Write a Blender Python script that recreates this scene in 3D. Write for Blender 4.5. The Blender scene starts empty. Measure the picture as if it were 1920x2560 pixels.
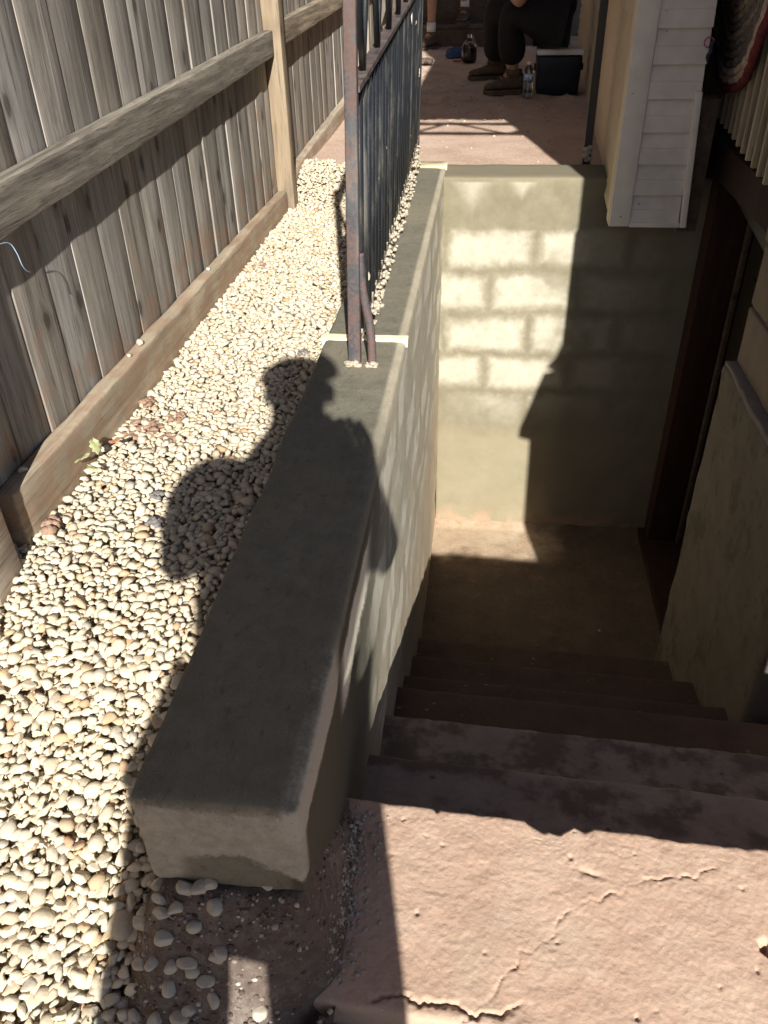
import bpy, bmesh, math, random
import numpy as np
from mathutils import Vector, Matrix, noise as mn
random.seed(7); rng = np.random.default_rng(11)
SC = bpy.context.scene
COL = SC.collection
rad = math.radians

# ------------------------------------------------------------------ camera
cam = bpy.data.cameras.new('camera'); cam_o = bpy.data.objects.new('camera', cam); COL.objects.link(cam_o)
cam.sensor_fit = 'VERTICAL'; cam.sensor_height = 36; cam.sensor_width = 27
cam.lens = 36 * 2035 / 2560; cam.clip_start = .01; cam.clip_end = 500
def cam_axes(vn=(1040, 4200), vw=(1245, -140), f=2035.):
    d = Vector((vn[0]-960, vn[1]-1280, f)).normalized()
    w = Vector((vw[0]-960, vw[1]-1280, f)); w = (w - d*w.dot(d)).normalized()
    Z = -d; X = w.cross(Z)
    return Matrix((X, w, Z))                 # rows: world axes seen from the camera
R3 = cam_axes()
right = Vector((R3[0][0], R3[1][0], R3[2][0])); up = -Vector((R3[0][1], R3[1][1], R3[2][1])); fwd = Vector((R3[0][2], R3[1][2], R3[2][2]))
CAMZ = .82
m = Matrix.Identity(4)
for i in range(3):
    m[i][0] = right[i]; m[i][1] = up[i]; m[i][2] = -fwd[i]
m.translation = (0, 0, CAMZ)
cam_o.matrix_world = m
SC.camera = cam_o

# ------------------------------------------------------------------ light
K_SUN, T_SUN = .205, .567
sun_dir = Vector((-K_SUN, 1, -T_SUN)).normalized()
elev = math.asin(-sun_dir.z)
world = bpy.data.worlds.new('World'); SC.world = world; world.use_nodes = True
wn = world.node_tree; bgn = wn.nodes['Background']
sky = wn.nodes.new('ShaderNodeTexSky'); sky.sky_type = 'NISHITA'; sky.sun_disc = False
sky.air_density = .7; sky.dust_density = .3; sky.ozone_density = .8
sky.sun_elevation = elev; sky.sun_rotation = math.pi - math.atan(K_SUN)
wn.links.new(sky.outputs[0], bgn.inputs[0]); bgn.inputs[1].default_value = .05
sun = bpy.data.lights.new('sun', 'SUN'); sun.energy = 5.0; sun.angle = rad(.5); sun.color = (1, .955, .87)
sun_o = bpy.data.objects.new('sun', sun); COL.objects.link(sun_o)
sun_o.rotation_euler = sun_dir.to_track_quat('-Z', 'Y').to_euler(); sun_o.location = (2, -8, 6)
SC.view_settings.view_transform = 'Standard'; SC.view_settings.look = 'None'
SC.view_settings.exposure = .86; SC.view_settings.gamma = 1
SC.render.engine = 'CYCLES'
SC.render.resolution_x = 768; SC.render.resolution_y = 1024

# ------------------------------------------------------------------ helpers
def tag(o, label=None, cat=None, group=None, kind=None):
    if label: o['label'] = label
    if cat: o['category'] = cat
    if group: o['group'] = group
    if kind: o['kind'] = kind
    return o
def link(name, me, mat=None, parent=None, smooth=False):
    o = bpy.data.objects.new(name, me); COL.objects.link(o)
    if mat:
        me.materials.clear(); me.materials.append(mat)
    if smooth:
        me.polygons.foreach_set('use_smooth', [True]*len(me.polygons))
    if parent is not None: attach(o, parent)
    return o
def attach(o, parent):
    # every thing's root is an Empty without rotation, every part mesh is built in world coordinates
    o.parent = parent
    off = Vector((0, 0, 0)); p = parent
    w = parent_world(parent)
    o.matrix_parent_inverse = w.inverted()
    return o
def parent_world(p):
    mloc = Matrix.LocRotScale(p.location, p.rotation_euler, p.scale)
    if p.parent is None: return mloc
    return parent_world(p.parent) @ p.matrix_parent_inverse @ mloc
def empty(name, loc, label, cat, group=None):
    o = bpy.data.objects.new(name, None); COL.objects.link(o); o.location = loc; o.empty_display_size = .05
    return tag(o, label, cat, group)
def mesh(name, v, f):
    me = bpy.data.meshes.new(name); me.from_pydata([tuple(p) for p in v], [], f); me.update(); return me
def N3(x, y, z, s=1., o=0.): return mn.noise(Vector((x*s+o, y*s+o*.7, z*s-o)))
def FB(x, y, z, s=1., o=0., oc=4): return mn.fractal(Vector((x*s+o, y*s+o*.7, z*s-o)), 1.0, 2.0, oc)

def axis(lo, hi, r, step):
    r = min(r, (hi-lo)*.49)
    inner = [lo, lo+r*.3, lo+r] if r > 0 else [lo]
    a, b = lo+r, hi-r
    n = max(1, int(round((b-a)/step)))
    pts = inner + [a+(b-a)*i/n for i in range(1, n)] + ([b, hi-r*.3, hi] if r > 0 else [hi])
    out = []
    for p in pts:
        if not out or p-out[-1] > 1e-5: out.append(p)
    return out
def rbox_data(lo, hi, r=.004, step=(1, 1, 1), disp=None, skip=(), ax=None):
    """rounded box made of six grids welded by index"""
    A = [ax[i] if ax and ax[i] else axis(lo[i], hi[i], r, step[i]) for i in range(3)]
    idx = {}; V = []; F = []
    def vid(i, j, k):
        t = (i, j, k)
        if t not in idx:
            p = [A[0][i], A[1][j], A[2][k]]
            q = [min(max(p[d], lo[d]+min(r, (hi[d]-lo[d])*.49)), hi[d]-min(r, (hi[d]-lo[d])*.49)) for d in range(3)]
            n = Vector((p[0]-q[0], p[1]-q[1], p[2]-q[2]))
            if n.length > 1e-7:
                n.normalize(); p = [q[d]+min(r, (hi[d]-lo[d])*.49)*n[d] for d in range(3)]
            v = Vector(p)
            if disp: v = disp(v, n)
            idx[t] = len(V); V.append(v)
        return idx[t]
    nx, ny, nz = (len(a)-1 for a in A)
    def quad(a, b, c, d): F.append((a, b, c, d))
    for i in range(nx):
        for j in range(ny):
            if '-z' not in skip: quad(vid(i, j, 0), vid(i, j+1, 0), vid(i+1, j+1, 0), vid(i+1, j, 0))
            if '+z' not in skip: quad(vid(i, j, nz), vid(i+1, j, nz), vid(i+1, j+1, nz), vid(i, j+1, nz))
    for i in range(nx):
        for k in range(nz):
            if '-y' not in skip: quad(vid(i, 0, k), vid(i+1, 0, k), vid(i+1, 0, k+1), vid(i, 0, k+1))
            if '+y' not in skip: quad(vid(i, ny, k), vid(i, ny, k+1), vid(i+1, ny, k+1), vid(i+1, ny, k))
    for j in range(ny):
        for k in range(nz):
            if '-x' not in skip: quad(vid(0, j, k), vid(0, j, k+1), vid(0, j+1, k+1), vid(0, j+1, k))
            if '+x' not in skip: quad(vid(nx, j, k), vid(nx, j+1, k), vid(nx, j+1, k+1), vid(nx, j, k+1))
    return V, F
def rbox(name, lo, hi, mat, parent=None, r=.004, step=(9, 9, 9), disp=None, smooth=True, skip=(), ax=None):
    V, F = rbox_data(lo, hi, r, step, disp, skip, ax)
    return link(name, mesh(name, V, F), mat, parent, smooth)
def tube_data(pts, r, n=10, cap=True, sq=False, rfun=None):
    pts = [Vector(p) for p in pts]; V = []; F = []
    T0 = (pts[1]-pts[0]).normalized()
    ref = Vector((0, 0, 1)) if abs(T0.z) < .9 else Vector((0, 1, 0))
    U = T0.cross(ref).normalized()
    for i, p in enumerate(pts):
        a = pts[max(i-1, 0)]; b = pts[min(i+1, len(pts)-1)]; T = (b-a).normalized()
        U = (U - T*U.dot(T)).normalized(); W = T.cross(U)
        rr = r if rfun is None else rfun(i/(len(pts)-1))*r
        for k in range(n):
            an = 2*math.pi*(k+.5)/n
            c, s = math.cos(an), math.sin(an)
            V.append(p + (U*c + W*s)*rr)
    m_ = len(pts)
    for i in range(m_-1):
        for k in range(n):
            F.append((i*n+k, i*n+(k+1) % n, (i+1)*n+(k+1) % n, (i+1)*n+k))
    if cap:
        F.append(tuple(range(n-1, -1, -1))); F.append(tuple((m_-1)*n+k for k in range(n)))
    return V, F
def tube(name, pts, r, mat, parent=None, n=10, smooth=True, rfun=None):
    V, F = tube_data(pts, r, n, rfun=rfun); return link(name, mesh(name, V, F), mat, parent, smooth)
def bar(name, a, b, w, mat, parent=None):
    """square bar"""
    V, F = tube_data([a, b], w*.7071, 4); return link(name, mesh(name, V, F), mat, parent)
def lathe_data(prof, c=(0, 0, 0), n=24):
    V = []; F = []
    for (r, z) in prof:
        for k in range(n):
            a = 2*math.pi*k/n; V.append((c[0]+r*math.cos(a), c[1]+r*math.sin(a), c[2]+z))
    for i in range(len(prof)-1):
        for k in range(n): F.append((i*n+k, i*n+(k+1) % n, (i+1)*n+(k+1) % n, (i+1)*n+k))
    F.append(tuple(range(n-1, -1, -1))); F.append(tuple((len(prof)-1)*n+k for k in range(n)))
    return V, F
def lathe(name, prof, c, mat, parent=None, n=24, smooth=True):
    V, F = lathe_data(prof, c, n); return link(name, mesh(name, V, F), mat, parent, smooth)
def join(parts):
    V = []; F = []
    for v, f in parts:
        o = len(V); V += list(v); F += [tuple(i+o for i in q) for q in f]
    return V, F
def ico(sub):
    bm = bmesh.new(); bmesh.ops.create_icosphere(bm, subdivisions=sub, radius=1)
    v = np.array([p.co[:] for p in bm.verts]); f = np.array([[q.index for q in t.verts] for t in bm.faces]); bm.free()
    return v, f

# ------------------------------------------------------------------ materials
class G:
    """small node-graph helper"""
    def __init__(s, name):
        s.m = bpy.data.materials.new(name); s.m.use_nodes = True
        s.t = s.m.node_tree; s.b = s.t.nodes['Principled BSDF']; s.b.inputs['Roughness'].default_value = .85
        s.b.inputs['Specular IOR Level'].default_value = .3
        s.co = s.t.nodes.new('ShaderNodeTexCoord').outputs['Object']
    def n(s, ty, **kw):
        n = s.t.nodes.new(ty)
        for k, v in kw.items(): setattr(n, k, v)
        return n
    def set(s, sock, v):
        if isinstance(v, (int, float)): sock.default_value = v
        elif isinstance(v, (tuple, list)): sock.default_value = tuple(v) + ((1,) if len(v) == 3 and len(sock.default_value) == 4 else ())
        else: s.t.links.new(v, sock)
    def math(s, op, a, b=0., c=None, clamp=False):
        n = s.n('ShaderNodeMath', operation=op); n.use_clamp = clamp
        s.set(n.inputs[0], a); s.set(n.inputs[1], b)
        if c is not None: s.set(n.inputs[2], c)
        return n.outputs[0]
    def add(s, a, b): return s.math('ADD', a, b)
    def sub(s, a, b): return s.math('SUBTRACT', a, b)
    def mul(s, a, b): return s.math('MULTIPLY', a, b)
    def inv(s, a): return s.math('SUBTRACT', 1., a)
    def mx(s, a, b): return s.math('MAXIMUM', a, b)
    def mi(s, a, b): return s.math('MINIMUM', a, b)
    def step(s, v, lo, hi):
        """smooth 0..1 as v goes lo -> hi (lo may be larger)"""
        n = s.n('ShaderNodeMapRange', interpolation_type='SMOOTHSTEP')
        if lo < hi: a = (lo, hi, 0., 1.)
        else: a = (hi, lo, 1., 0.)
        s.set(n.inputs[0], v)
        for i in range(4): n.inputs[1+i].default_value = a[i]
        return n.outputs[0]
    def xyz(s, v=None):
        n = s.n('ShaderNodeSeparateXYZ'); s.t.links.new(v or s.co, n.inputs[0]); return n.outputs
    def scale(s, sc, v=None, loc=(0, 0, 0), rot=(0, 0, 0)):
        n = s.n('ShaderNodeMapping'); s.t.links.new(v or s.co, n.inputs[0])
        n.inputs['Scale'].default_value = sc; n.inputs['Location'].default_value = loc; n.inputs['Rotation'].default_value = rot
        return n.outputs[0]
    def noise(s, sc, det=4, rough=.55, v=None, dist=0., col=False):
        n = s.n('ShaderNodeTexNoise'); s.t.links.new(v or s.co, n.inputs['Vector'])
        n.inputs['Scale'].default_value = sc; n.inputs['Detail'].default_value = det
        n.inputs['Roughness'].default_value = rough; n.inputs['Distortion'].default_value = dist
        return n.outputs['Color' if col else 'Fac']
    def vor(s, sc, feat='F1', v=None, out='Distance', rnd=1.):
        n = s.n('ShaderNodeTexVoronoi', feature=feat); s.t.links.new(v or s.co, n.inputs['Vector'])
        n.inputs['Scale'].default_value = sc; n.inputs['Randomness'].default_value = rnd
        return n.outputs[out]
    def ramp(s, f, stops):
        n = s.n('ShaderNodeValToRGB'); s.t.links.new(f, n.inputs[0]); e = n.color_ramp.elements
        while len(e) < len(stops): e.new(.5)
        for q, (p, c) in zip(e, stops):
            q.position = p; q.color = tuple(c)+(1,)
        return n.outputs[0]
    def mix(s, f, a, b, mode='MIX'):
        n = s.n('ShaderNodeMix', data_type='RGBA', blend_type=mode)
        s.set(n.inputs[0], f); s.set(n.inputs[6], a); s.set(n.inputs[7], b); return n.outputs[2]
    def rand(s): return s.n('ShaderNodeObjectInfo').outputs['Random']
    def island(s): return s.n('ShaderNodeNewGeometry').outputs['Random Per Island']
    def normal(s): return s.n('ShaderNodeNewGeometry').outputs['Normal']
    def hsv(s, c, h=.5, sat=1., v=1.):
        n = s.n('ShaderNodeHueSaturation'); s.set(n.inputs['Hue'], h); s.set(n.inputs['Saturation'], sat); s.set(n.inputs['Value'], v); s.set(n.inputs['Color'], c); return n.outputs[0]
    def bump(s, h, st=.3, d=.01):
        n = s.n('ShaderNodeBump'); n.inputs['Strength'].default_value = st; n.inputs['Distance'].default_value = d
        s.t.links.new(h, n.inputs['Height'])
        if s.b.inputs['Normal'].links: s.t.links.new(s.b.inputs['Normal'].links[0].from_socket, n.inputs['Normal'])
        s.t.links.new(n.outputs[0], s.b.inputs['Normal'])
    def done(s, col=None, rough=None, **kw):
        if col is not None: s.set(s.b.inputs['Base Color'], col)
        if rough is not None: s.set(s.b.inputs['Roughness'], rough)
        for k, v in kw.items(): s.set(s.b.inputs[k.replace('_', ' ')], v)
        return s.m

def plain(name, c, rough=.7, var=.15, sc=30, bump=.1, **kw):
    g = G(name); f = g.noise(sc, 5)
    lo = tuple(x*(1-var) for x in c); hi = tuple(min(1, x*(1+var)) for x in c)
    g.bump(f, bump, .004)
    return g.done(g.ramp(f, [(.3, lo), (.7, hi)]), rough, **kw)

DAMP = (.196, .183, .140); DAMP2 = (.150, .141, .110); DRY = (.42, .375, .30); PALE = (.80, .75, .63)
def mat_parge_left():
    g = G('parge_retaining_wall'); X, Y, Z = g.xyz()
    nz = g.noise(26, 6, .6); big = g.noise(5, 3)
    damp = g.ramp(nz, [(.25, DAMP2), (.55, DAMP), (.8, (.235, .218, .17))])
    damp = g.mix(g.step(g.noise(2.2, 3), .45, .7), damp, (.235, .21, .155))
    damp = g.mix(g.mul(g.step(g.noise(48, 5, .7, v=g.scale((1.6, .7, 1))), .52, .72), .65), damp, (.10, .095, .075))
    damp = g.mix(g.mul(g.step(g.noise(300, 3, .6), .58, .70), .5), damp, (.30, .275, .21))
    edge = g.add(g.mul(g.sub(g.noise(22, 4), .5), .03), g.mul(g.sub(g.noise(160, 3), .5), .02))
    # dry near end face, damp again in an arc along its foot
    dx = g.add(X, .285)
    arc = g.sub(-.098, g.mul(g.mul(dx, dx), 5.5))
    endface = g.step(Y, .585, .570)
    up_ = g.step(g.add(Z, edge), -.006, -.022)
    foot = g.step(g.sub(g.add(Z, edge), arc), -.006, .006)
    leftfree = g.step(g.add(X, g.mul(edge, 1.5)), -.375, -.34)
    end = g.mul(endface, g.mul(up_, g.mx(foot, g.step(X, -.33, -.352))))
    # pale patches where the hidden blocks of the inner face have dried
    inner = g.step(X, -.210, -.198)
    wob = g.mul(g.sub(g.noise(6, 4, v=g.scale((1, .6, 1))), .5), .10)
    zr = g.math('DIVIDE', g.add(g.add(Z, wob), .206), .2032)
    row = g.math('FLOOR', zr); fz = g.math('FRACT', zr)
    par = g.math('MODULO', g.add(row, 20.), 2.)
    fy = g.math('FRACT', g.add(g.math('DIVIDE', g.add(g.add(g.sub(Y, .46), g.mul(wob, 1.2)), g.mul(par, .2032)), .4064), 40.))
    d = g.mi(g.mul(g.mi(fz, g.inv(fz)), .2032), g.mul(g.mi(fy, g.inv(fy)), .4064))
    d = g.add(d, g.mul(g.sub(g.noise(34, 5, .65), .5), .035))
    smear = g.mul(inner, g.step(d, .030, .052))
    smear = g.mul(smear, g.add(.1, g.mul(.75, g.step(g.noise(3.3, 3, v=g.scale((1, 1, 1.7), loc=(2, 5, 1))), .38, .55))))
    smear = g.mul(g.mul(smear, g.step(Z, -1.25, -.75)), g.step(Y, 1.0, 1.35))
    sm2 = g.mul(g.mul(inner, g.step(Y, .82, .90)), g.mul(g.step(Y, 1.26, 1.12), g.mul(g.step(g.add(Z, edge), -.05, -.07), g.step(g.add(Z, g.mul(edge, 2.)), -.19, -.16))))
    smear = g.mx(smear, sm2)
    strip = g.mul(inner, g.mul(g.step(g.add(Z, edge), -.075, -.06), g.step(Y, .86, .80)))
    strip = g.mul(strip, g.step(g.add(Z, g.mul(edge, .5)), .004, -.008))
    dry = g.mx(end, g.mx(smear, strip))
    dcol = g.ramp(g.noise(60, 6, .65), [(.3, (.30, .278, .228)), (.7, (.45, .42, .355))])
    dcol = g.mix(g.mul(smear, .85), dcol, PALE)
    base = g.mix(g.mul(inner, g.step(g.sub(Y, g.mul(Z, .5)), 1.15, 1.7)), damp, g.ramp(g.noise(18, 5, .6), [(.3, (.40, .355, .265)), (.7, (.50, .445, .34))]))
    red = g.mul(inner, g.mul(g.step(Z, -.45, -1.2), g.step(g.noise(3, 4, v=g.scale((1, 4, .8))), .35, .6)))
    base = g.mix(g.mul(red, .7), base, (.56, .41, .28))
    base = g.mix(g.mul(g.mul(inner, g.step(Z, -.015, -.03)), g.step(g.sub(Y, g.mul(Z, .5)), 1.55, 1.05)), base, (.085, .078, .058))  # near inner face painted darker for its shade, against light bouncing off the slab
    col = g.mix(dry, base, g.mix(strip, dcol, (.44, .41, .35)))
    col = g.mix(g.step(g.noise(420, 2), .66, .72), col, (.08, .075, .06))
    col = g.mix(g.step(g.vor(95), .06, .03), col, (.55, .52, .45))
    g.bump(g.noise(4, 5, v=g.scale((5, 1, 2))), .35, .010); g.bump(g.noise(48, 5, .65, v=g.scale((1.6, .7, 1))), .5, .005); g.bump(g.noise(230, 5, .7), 1., .003); g.bump(g.mul(dry, 1.), .15, .002)
    return g.done(col, .9)
def mat_parge_far():
    g = G('parge_end_wall'); X, Y, Z = g.xyz()
    # drying pattern of the hidden blocks: pale where each block has dried, damp over its joints
    wob = g.mul(g.sub(g.noise(5, 4), .5), .085)
    zr = g.math('DIVIDE', g.add(g.add(Z, wob), .412), .2032)
    row = g.math('FLOOR', zr)
    fz = g.math('FRACT', zr)
    par = g.math('MODULO', g.add(row, 20.), 2.)
    xs = g.math('DIVIDE', g.add(g.sub(g.add(X, g.mul(g.sub(g.noise(6, 3, v=g.scale((1, 1, 1), loc=(3, 1, 2))), .5), .06)), .235), g.mul(par, .2032)), .4064)
    fx = g.math('FRACT', g.add(xs, 40.))
    dz = g.mul(g.mi(fz, g.inv(fz)), .2032); dxx = g.mul(g.mi(fx, g.inv(fx)), .4064)
    d = g.mi(dz, dxx)
    d = g.add(d, g.mul(g.sub(g.noise(24, 6, .7), .5), .06))
    blk = g.step(d, -.002, .058)
    fade = g.mul(g.step(g.add(Z, g.mul(wob, .3)), -.20, -.235), g.step(g.add(Z, wob), -1.28, -.90))
    patchy = g.step(g.noise(4.5, 3, v=g.scale((1, 1, 1), loc=(1.3, 0, 5.1))), .28, .5)
    blk = g.mul(g.mul(blk, fade), g.mul(g.add(.25, g.mul(patchy, .75)), g.step(X, 1.1, .36)))  # block outlines also weakened toward the shaded right
    # dry islands under the coping
    tri = g.add(g.mul(g.math('ABSOLUTE', g.sub(X, -.055), 0), 1.0), g.mul(g.add(Z, .03), -.55))
    tr1 = g.mul(g.step(g.add(tri, g.mul(wob, 2.)), .13, .02), g.step(Z, -.022, -.034))
    tri2 = g.add(g.math('ABSOLUTE', g.sub(X, .155), 0), g.mul(g.add(Z, .03), -.9))
    tr2 = g.mul(g.step(g.add(tri2, g.mul(wob, 2.)), .085, .01), g.step(Z, -.022, -.034))
    pale = g.mx(blk, g.mul(g.mx(tr1, tr2), .7))
    pale = g.mul(pale, g.step(Y, 3.735, 3.725))
    damp = g.ramp(g.noise(14, 6, .6), [(.25, (.172, .152, .102)), (.75, (.245, .218, .152))])
    low = g.mul(g.step(Z, -1.15, -1.3), .7)
    damp = g.mix(low, damp, g.ramp(g.noise(6, 5), [(.3, (.25, .215, .142)), (.7, (.31, .27, .185))]))
    top = g.step(Z, -.02, -.008)
    damp = g.mix(top, damp, (.205, .182, .128))
    col = g.mix(pale, damp, g.ramp(g.noise(30, 5), [(.3, (.39, .362, .285)), (.7, (.48, .45, .365))]))
    col = g.mix(g.mul(g.step(X, .33, .5), .55), col, (.14, .135, .11))  # right side darkened in colour to deepen the house's cast shadow
    red = g.mul(g.step(Z, -1.70, -1.82), g.step(g.noise(11, 4), .4, .6))
    col = g.mix(g.mul(red, .6), col, (.45, .28, .19))
    col = g.mix(g.step(g.noise(330, 2), .68, .74), col, (.13, .12, .09))
    g.bump(g.noise(7, 4), .35, .012); g.bump(g.noise(180, 5, .7), .4, .002)
    return g.done(col, .9)
def mat_conc(name, c1, c2, stain=None, amt=.5, lo=.5, hi=.56):
    g = G(name); a = g.noise(9, 6, .65); b = g.noise(70, 6, .7)
    col = g.ramp(g.add(g.mul(a, .65), g.mul(b, .35)), [(.3, c1), (.7, c2)])
    if stain is not None:
        s_ = g.step(g.add(g.mul(g.noise(7, 5, .6, v=g.scale((1, 1.5, 1), loc=(4.1, 2, 0))), .8), g.mul(g.noise(40, 4), .2)), lo, hi)
        dots = g.mx(s_, g.mul(g.step(g.vor(22, v=g.scale((1, 1.4, 1))), .17, .13), g.step(g.noise(3), .5, .6)))
        col = g.mix(g.mul(dots, amt), col, stain)
    g.bump(a, .3, .01); g.bump(b, .5, .004); g.bump(g.noise(300, 4, .7), .4, .0015)
    return g.done(col, .92)
def mat_slab():
    g = G('pink_slab'); X, Y, Z = g.xyz()
    a = g.noise(6, 7, .62); b = g.noise(45, 7, .7)
    col = g.ramp(g.add(g.mul(a, .6), g.mul(b, .4)), [(.25, (.38, .25, .182)), (.45, (.49, .335, .25)), (.6, (.55, .40, .305)), (.8, (.63, .495, .395))])
    grey = g.mul(g.step(g.noise(3.1, 4, v=g.scale((1, 1, 1), loc=(5, 3, 1))), .5, .68), .6)
    col = g.mix(grey, col, (.46, .37, .28))
    wet = g.step(g.add(g.mul(g.sub(g.noise(12, 5), .5), .14), X), -.13, -.19)
    col = g.mix(g.mul(wet, .5), col, (.30, .235, .20))
    spk = g.step(g.vor(70), .11, .06); col = g.mix(g.mul(spk, .6), col, (.68, .55, .42)); col = g.mix(g.mul(g.step(g.noise(260, 3), .60, .70), .45), col, (.30, .20, .15)); col = g.mix(g.mul(g.step(g.noise(19, 5, .7), .55, .75), .35), col, (.62, .50, .40))
    g.bump(a, .07, .008); g.bump(b, .3, .004); g.bump(g.noise(230, 6, .75), .6, .0018)
    return g.done(col, .92)
def mat_soil(name, c1, c2, c3):
    g = G(name); a = g.noise(4, 6, .6); b = g.noise(60, 6, .7)
    col = g.ramp(g.add(g.mul(a, .5), g.mul(b, .5)), [(.3, c1), (.5, c2), (.72, c3)])
    g.bump(b, .8, .008); g.bump(g.noise(260, 4, .7), .6, .003)
    return g.done(col, .95)
def mat_pebble():
    g = G('cream_pebbles'); r = g.island()
    col = g.ramp(r, [(0, (0.482, 0.402, 0.290)), (.12, (0.568, 0.491, 0.368)), (.45, (0.619, 0.538, 0.404)), (.75, (0.654, 0.580, 0.449)), (.86, (0.447, 0.415, 0.351)), (.90, (0.568, 0.474, 0.351)), (.965, (0.516, 0.373, 0.237)), (1., (0.413, 0.271, 0.163))])
    f = g.noise(45, 6, .65)
    col = g.mix(g.mul(g.step(f, .45, .75), .4), col, (.40, .32, .22))
    col = g.mix(g.mul(g.step(g.noise(300, 3), .6, .7), .3), col, (.30, .25, .19))
    g.bump(f, .35, .006); g.bump(g.noise(240, 4, .7), .3, .002)
    return g.done(col, .8)
def mat_wood(name, dark, mid, light, axis_='Z', sc=1., mud=0., knots=True, warm=0.):
    g = G(name); r = g.rand()
    st = {'Z': (26, 26, 1.3), 'Y': (26, 1.3, 26), 'X': (1.3, 26, 26)}[axis_]
    off = g.n('ShaderNodeCombineXYZ'); g.set(off.inputs[0], g.mul(r, 37.)); g.set(off.inputs[1], g.mul(r, 91.)); g.set(off.inputs[2], g.mul(r, 53.))
    va = g.n('ShaderNodeVectorMath', operation='ADD'); g.t.links.new(g.co, va.inputs[0]); g.t.links.new(off.outputs[0], va.inputs[1])
    v = va.outputs[0]
    grain = g.noise(1.5*sc, 8, .62, v=g.scale(st, v=v), dist=.5)
    fine = g.noise(7*sc, 4, .6, v=g.scale(st, v=v))
    blot = g.noise(2.6, 5, .6, v=g.scale(tuple(.6 if q < 5 else 3.2 for q in st), v=v))
    col = g.ramp(g.add(g.mul(grain, .6), g.mul(blot, .4)), [(.34, dark), (.5, mid), (.66, light)])
    col = g.mix(g.mul(g.step(fine, .54, .68), .55), col, tuple(x*.45 for x in dark))
    if knots:
        sv = g.xyz(v); cv = g.n('ShaderNodeCombineXYZ'); pa, pb = (1, 2) if axis_ == 'Z' else (2, 1)
        g.set(cv.inputs[0], g.mul(sv[pa], 8.)); g.set(cv.inputs[1], g.mul(sv[pb], 4.2))
        vn = g.n('ShaderNodeTexVoronoi', voronoi_dimensions='2D'); g.t.links.new(cv.outputs[0], vn.inputs['Vector']); vn.inputs['Scale'].default_value = 1.
        keep = g.n('ShaderNodeSeparateColor'); g.t.links.new(vn.outputs['Color'], keep.inputs[0])
        kd = g.add(g.add(vn.outputs['Distance'], g.mul(g.step(keep.outputs[0], .50, .45), .8)), g.mul(g.sub(fine, .5), .12)); kn = g.step(kd, .11, .06)
        col = g.mix(g.mul(kn, .75), col, (.045, .032, .022))
        halo = g.mul(g.step(kd, .26, .10), .35); col = g.mix(halo, col, tuple(x*.7 for x in dark))
    col = g.hsv(col, .5, g.add(.75, g.mul(r, .5)), g.add(.78, g.mul(g.math('FRACT', g.mul(r, 7.3)), .42)))
    dk = g.mul(g.step(g.noise(1.7, 6, .7, v=g.scale(tuple(1. if q < 5 else 4. for q in st), v=v)), .56, .72), .55)
    col = g.mix(dk, col, (.07, .06, .052))
    if mud:
        z = g.xyz()[2]
        mm = g.step(g.add(g.noise(9, 5, .65), g.mul(g.step(z, .25, -.1), .2)), .62, .72)
        col = g.mix(g.mul(mm, mud), col, (.33, .20, .13))
    g.bump(grain, .35, .004); g.bump(fine, .35, .0015)
    return g.done(col, .85)
def mat_iron(name, base, rust, amt=.5, chips=.0, rl=.5):
    g = G(name); a = g.noise(20, 6, .65); b = g.noise(120, 5, .7)
    f = g.add(g.mul(a, .6), g.mul(b, .4))
    rs = g.step(f, rl, rl+.1)
    col = g.mix(g.mul(rs, amt), base, g.ramp(b, [(.3, tuple(x*.6 for x in rust)), (.7, rust)]))
    dust_or_sunlit = g.step(g.noise(16, 5, .6, v=g.scale((1, 1, .25))), .5, .75); col = g.mix(g.mul(dust_or_sunlit, .35), col, (.30, .28, .24))
    if chips:
        ch = g.step(g.noise(38, 5, .6, v=g.scale((1, 1, .35), loc=(3, 2, 1))), .70-chips*.2, .72-chips*.2)
        col = g.mix(ch, col, (.72, .66, .54))
    g.bump(f, .3, .003); g.bump(b, .3, .001)
    return g.done(col, g.add(.42, g.mul(rs, .4)), Specular_IOR_Level=.5)
M = {}
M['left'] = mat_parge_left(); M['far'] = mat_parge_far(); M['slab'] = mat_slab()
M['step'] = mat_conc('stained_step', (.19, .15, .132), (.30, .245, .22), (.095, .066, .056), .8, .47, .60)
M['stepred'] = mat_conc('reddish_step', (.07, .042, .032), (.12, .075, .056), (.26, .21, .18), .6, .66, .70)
def mat_floor():
    g = G('basement_floor'); X, Y, _z = g.xyz(); a = g.noise(9, 6, .65); b = g.noise(70, 6, .7)
    f = g.add(g.mul(a, .6), g.mul(b, .4))
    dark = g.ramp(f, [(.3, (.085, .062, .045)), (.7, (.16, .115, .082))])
    dust_or_sunlit = g.ramp(f, [(.3, (.33, .22, .15)), (.5, (.43, .33, .235)), (.7, (.50, .42, .31))])
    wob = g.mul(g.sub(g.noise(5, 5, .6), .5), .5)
    col = g.mix(g.mul(g.step(g.add(Y, wob), 3.32, 3.50), g.step(g.add(X, wob), .50, .32)), dark, dust_or_sunlit)  # sunlit strip by the end wall painted pale, shaded floor painted dark
    col = g.mix(g.mul(g.step(g.noise(14, 4, v=g.scale((1, 1, 1), loc=(2, 7, 1))), .56, .70), .3), col, (.26, .14, .09))
    g.bump(a, .3, .01); g.bump(b, .5, .004)
    return g.done(col, .92)
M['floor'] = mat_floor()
M['soil'] = mat_soil('yard_soil', (.36, .255, .195), (.56, .41, .325), (.68, .535, .44))
M['dirt'] = mat_soil('dirt', (.065, .047, .039), (.135, .103, .086), (.29, .25, .22))
M['bed'] = mat_soil('bed_soil', (.26, .20, .14), (.38, .31, .23), (.46, .39, .30))
M['clod'] = mat_soil('red_clod', (.24, .145, .098), (.36, .235, .168), (.46, .33, .245))
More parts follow.
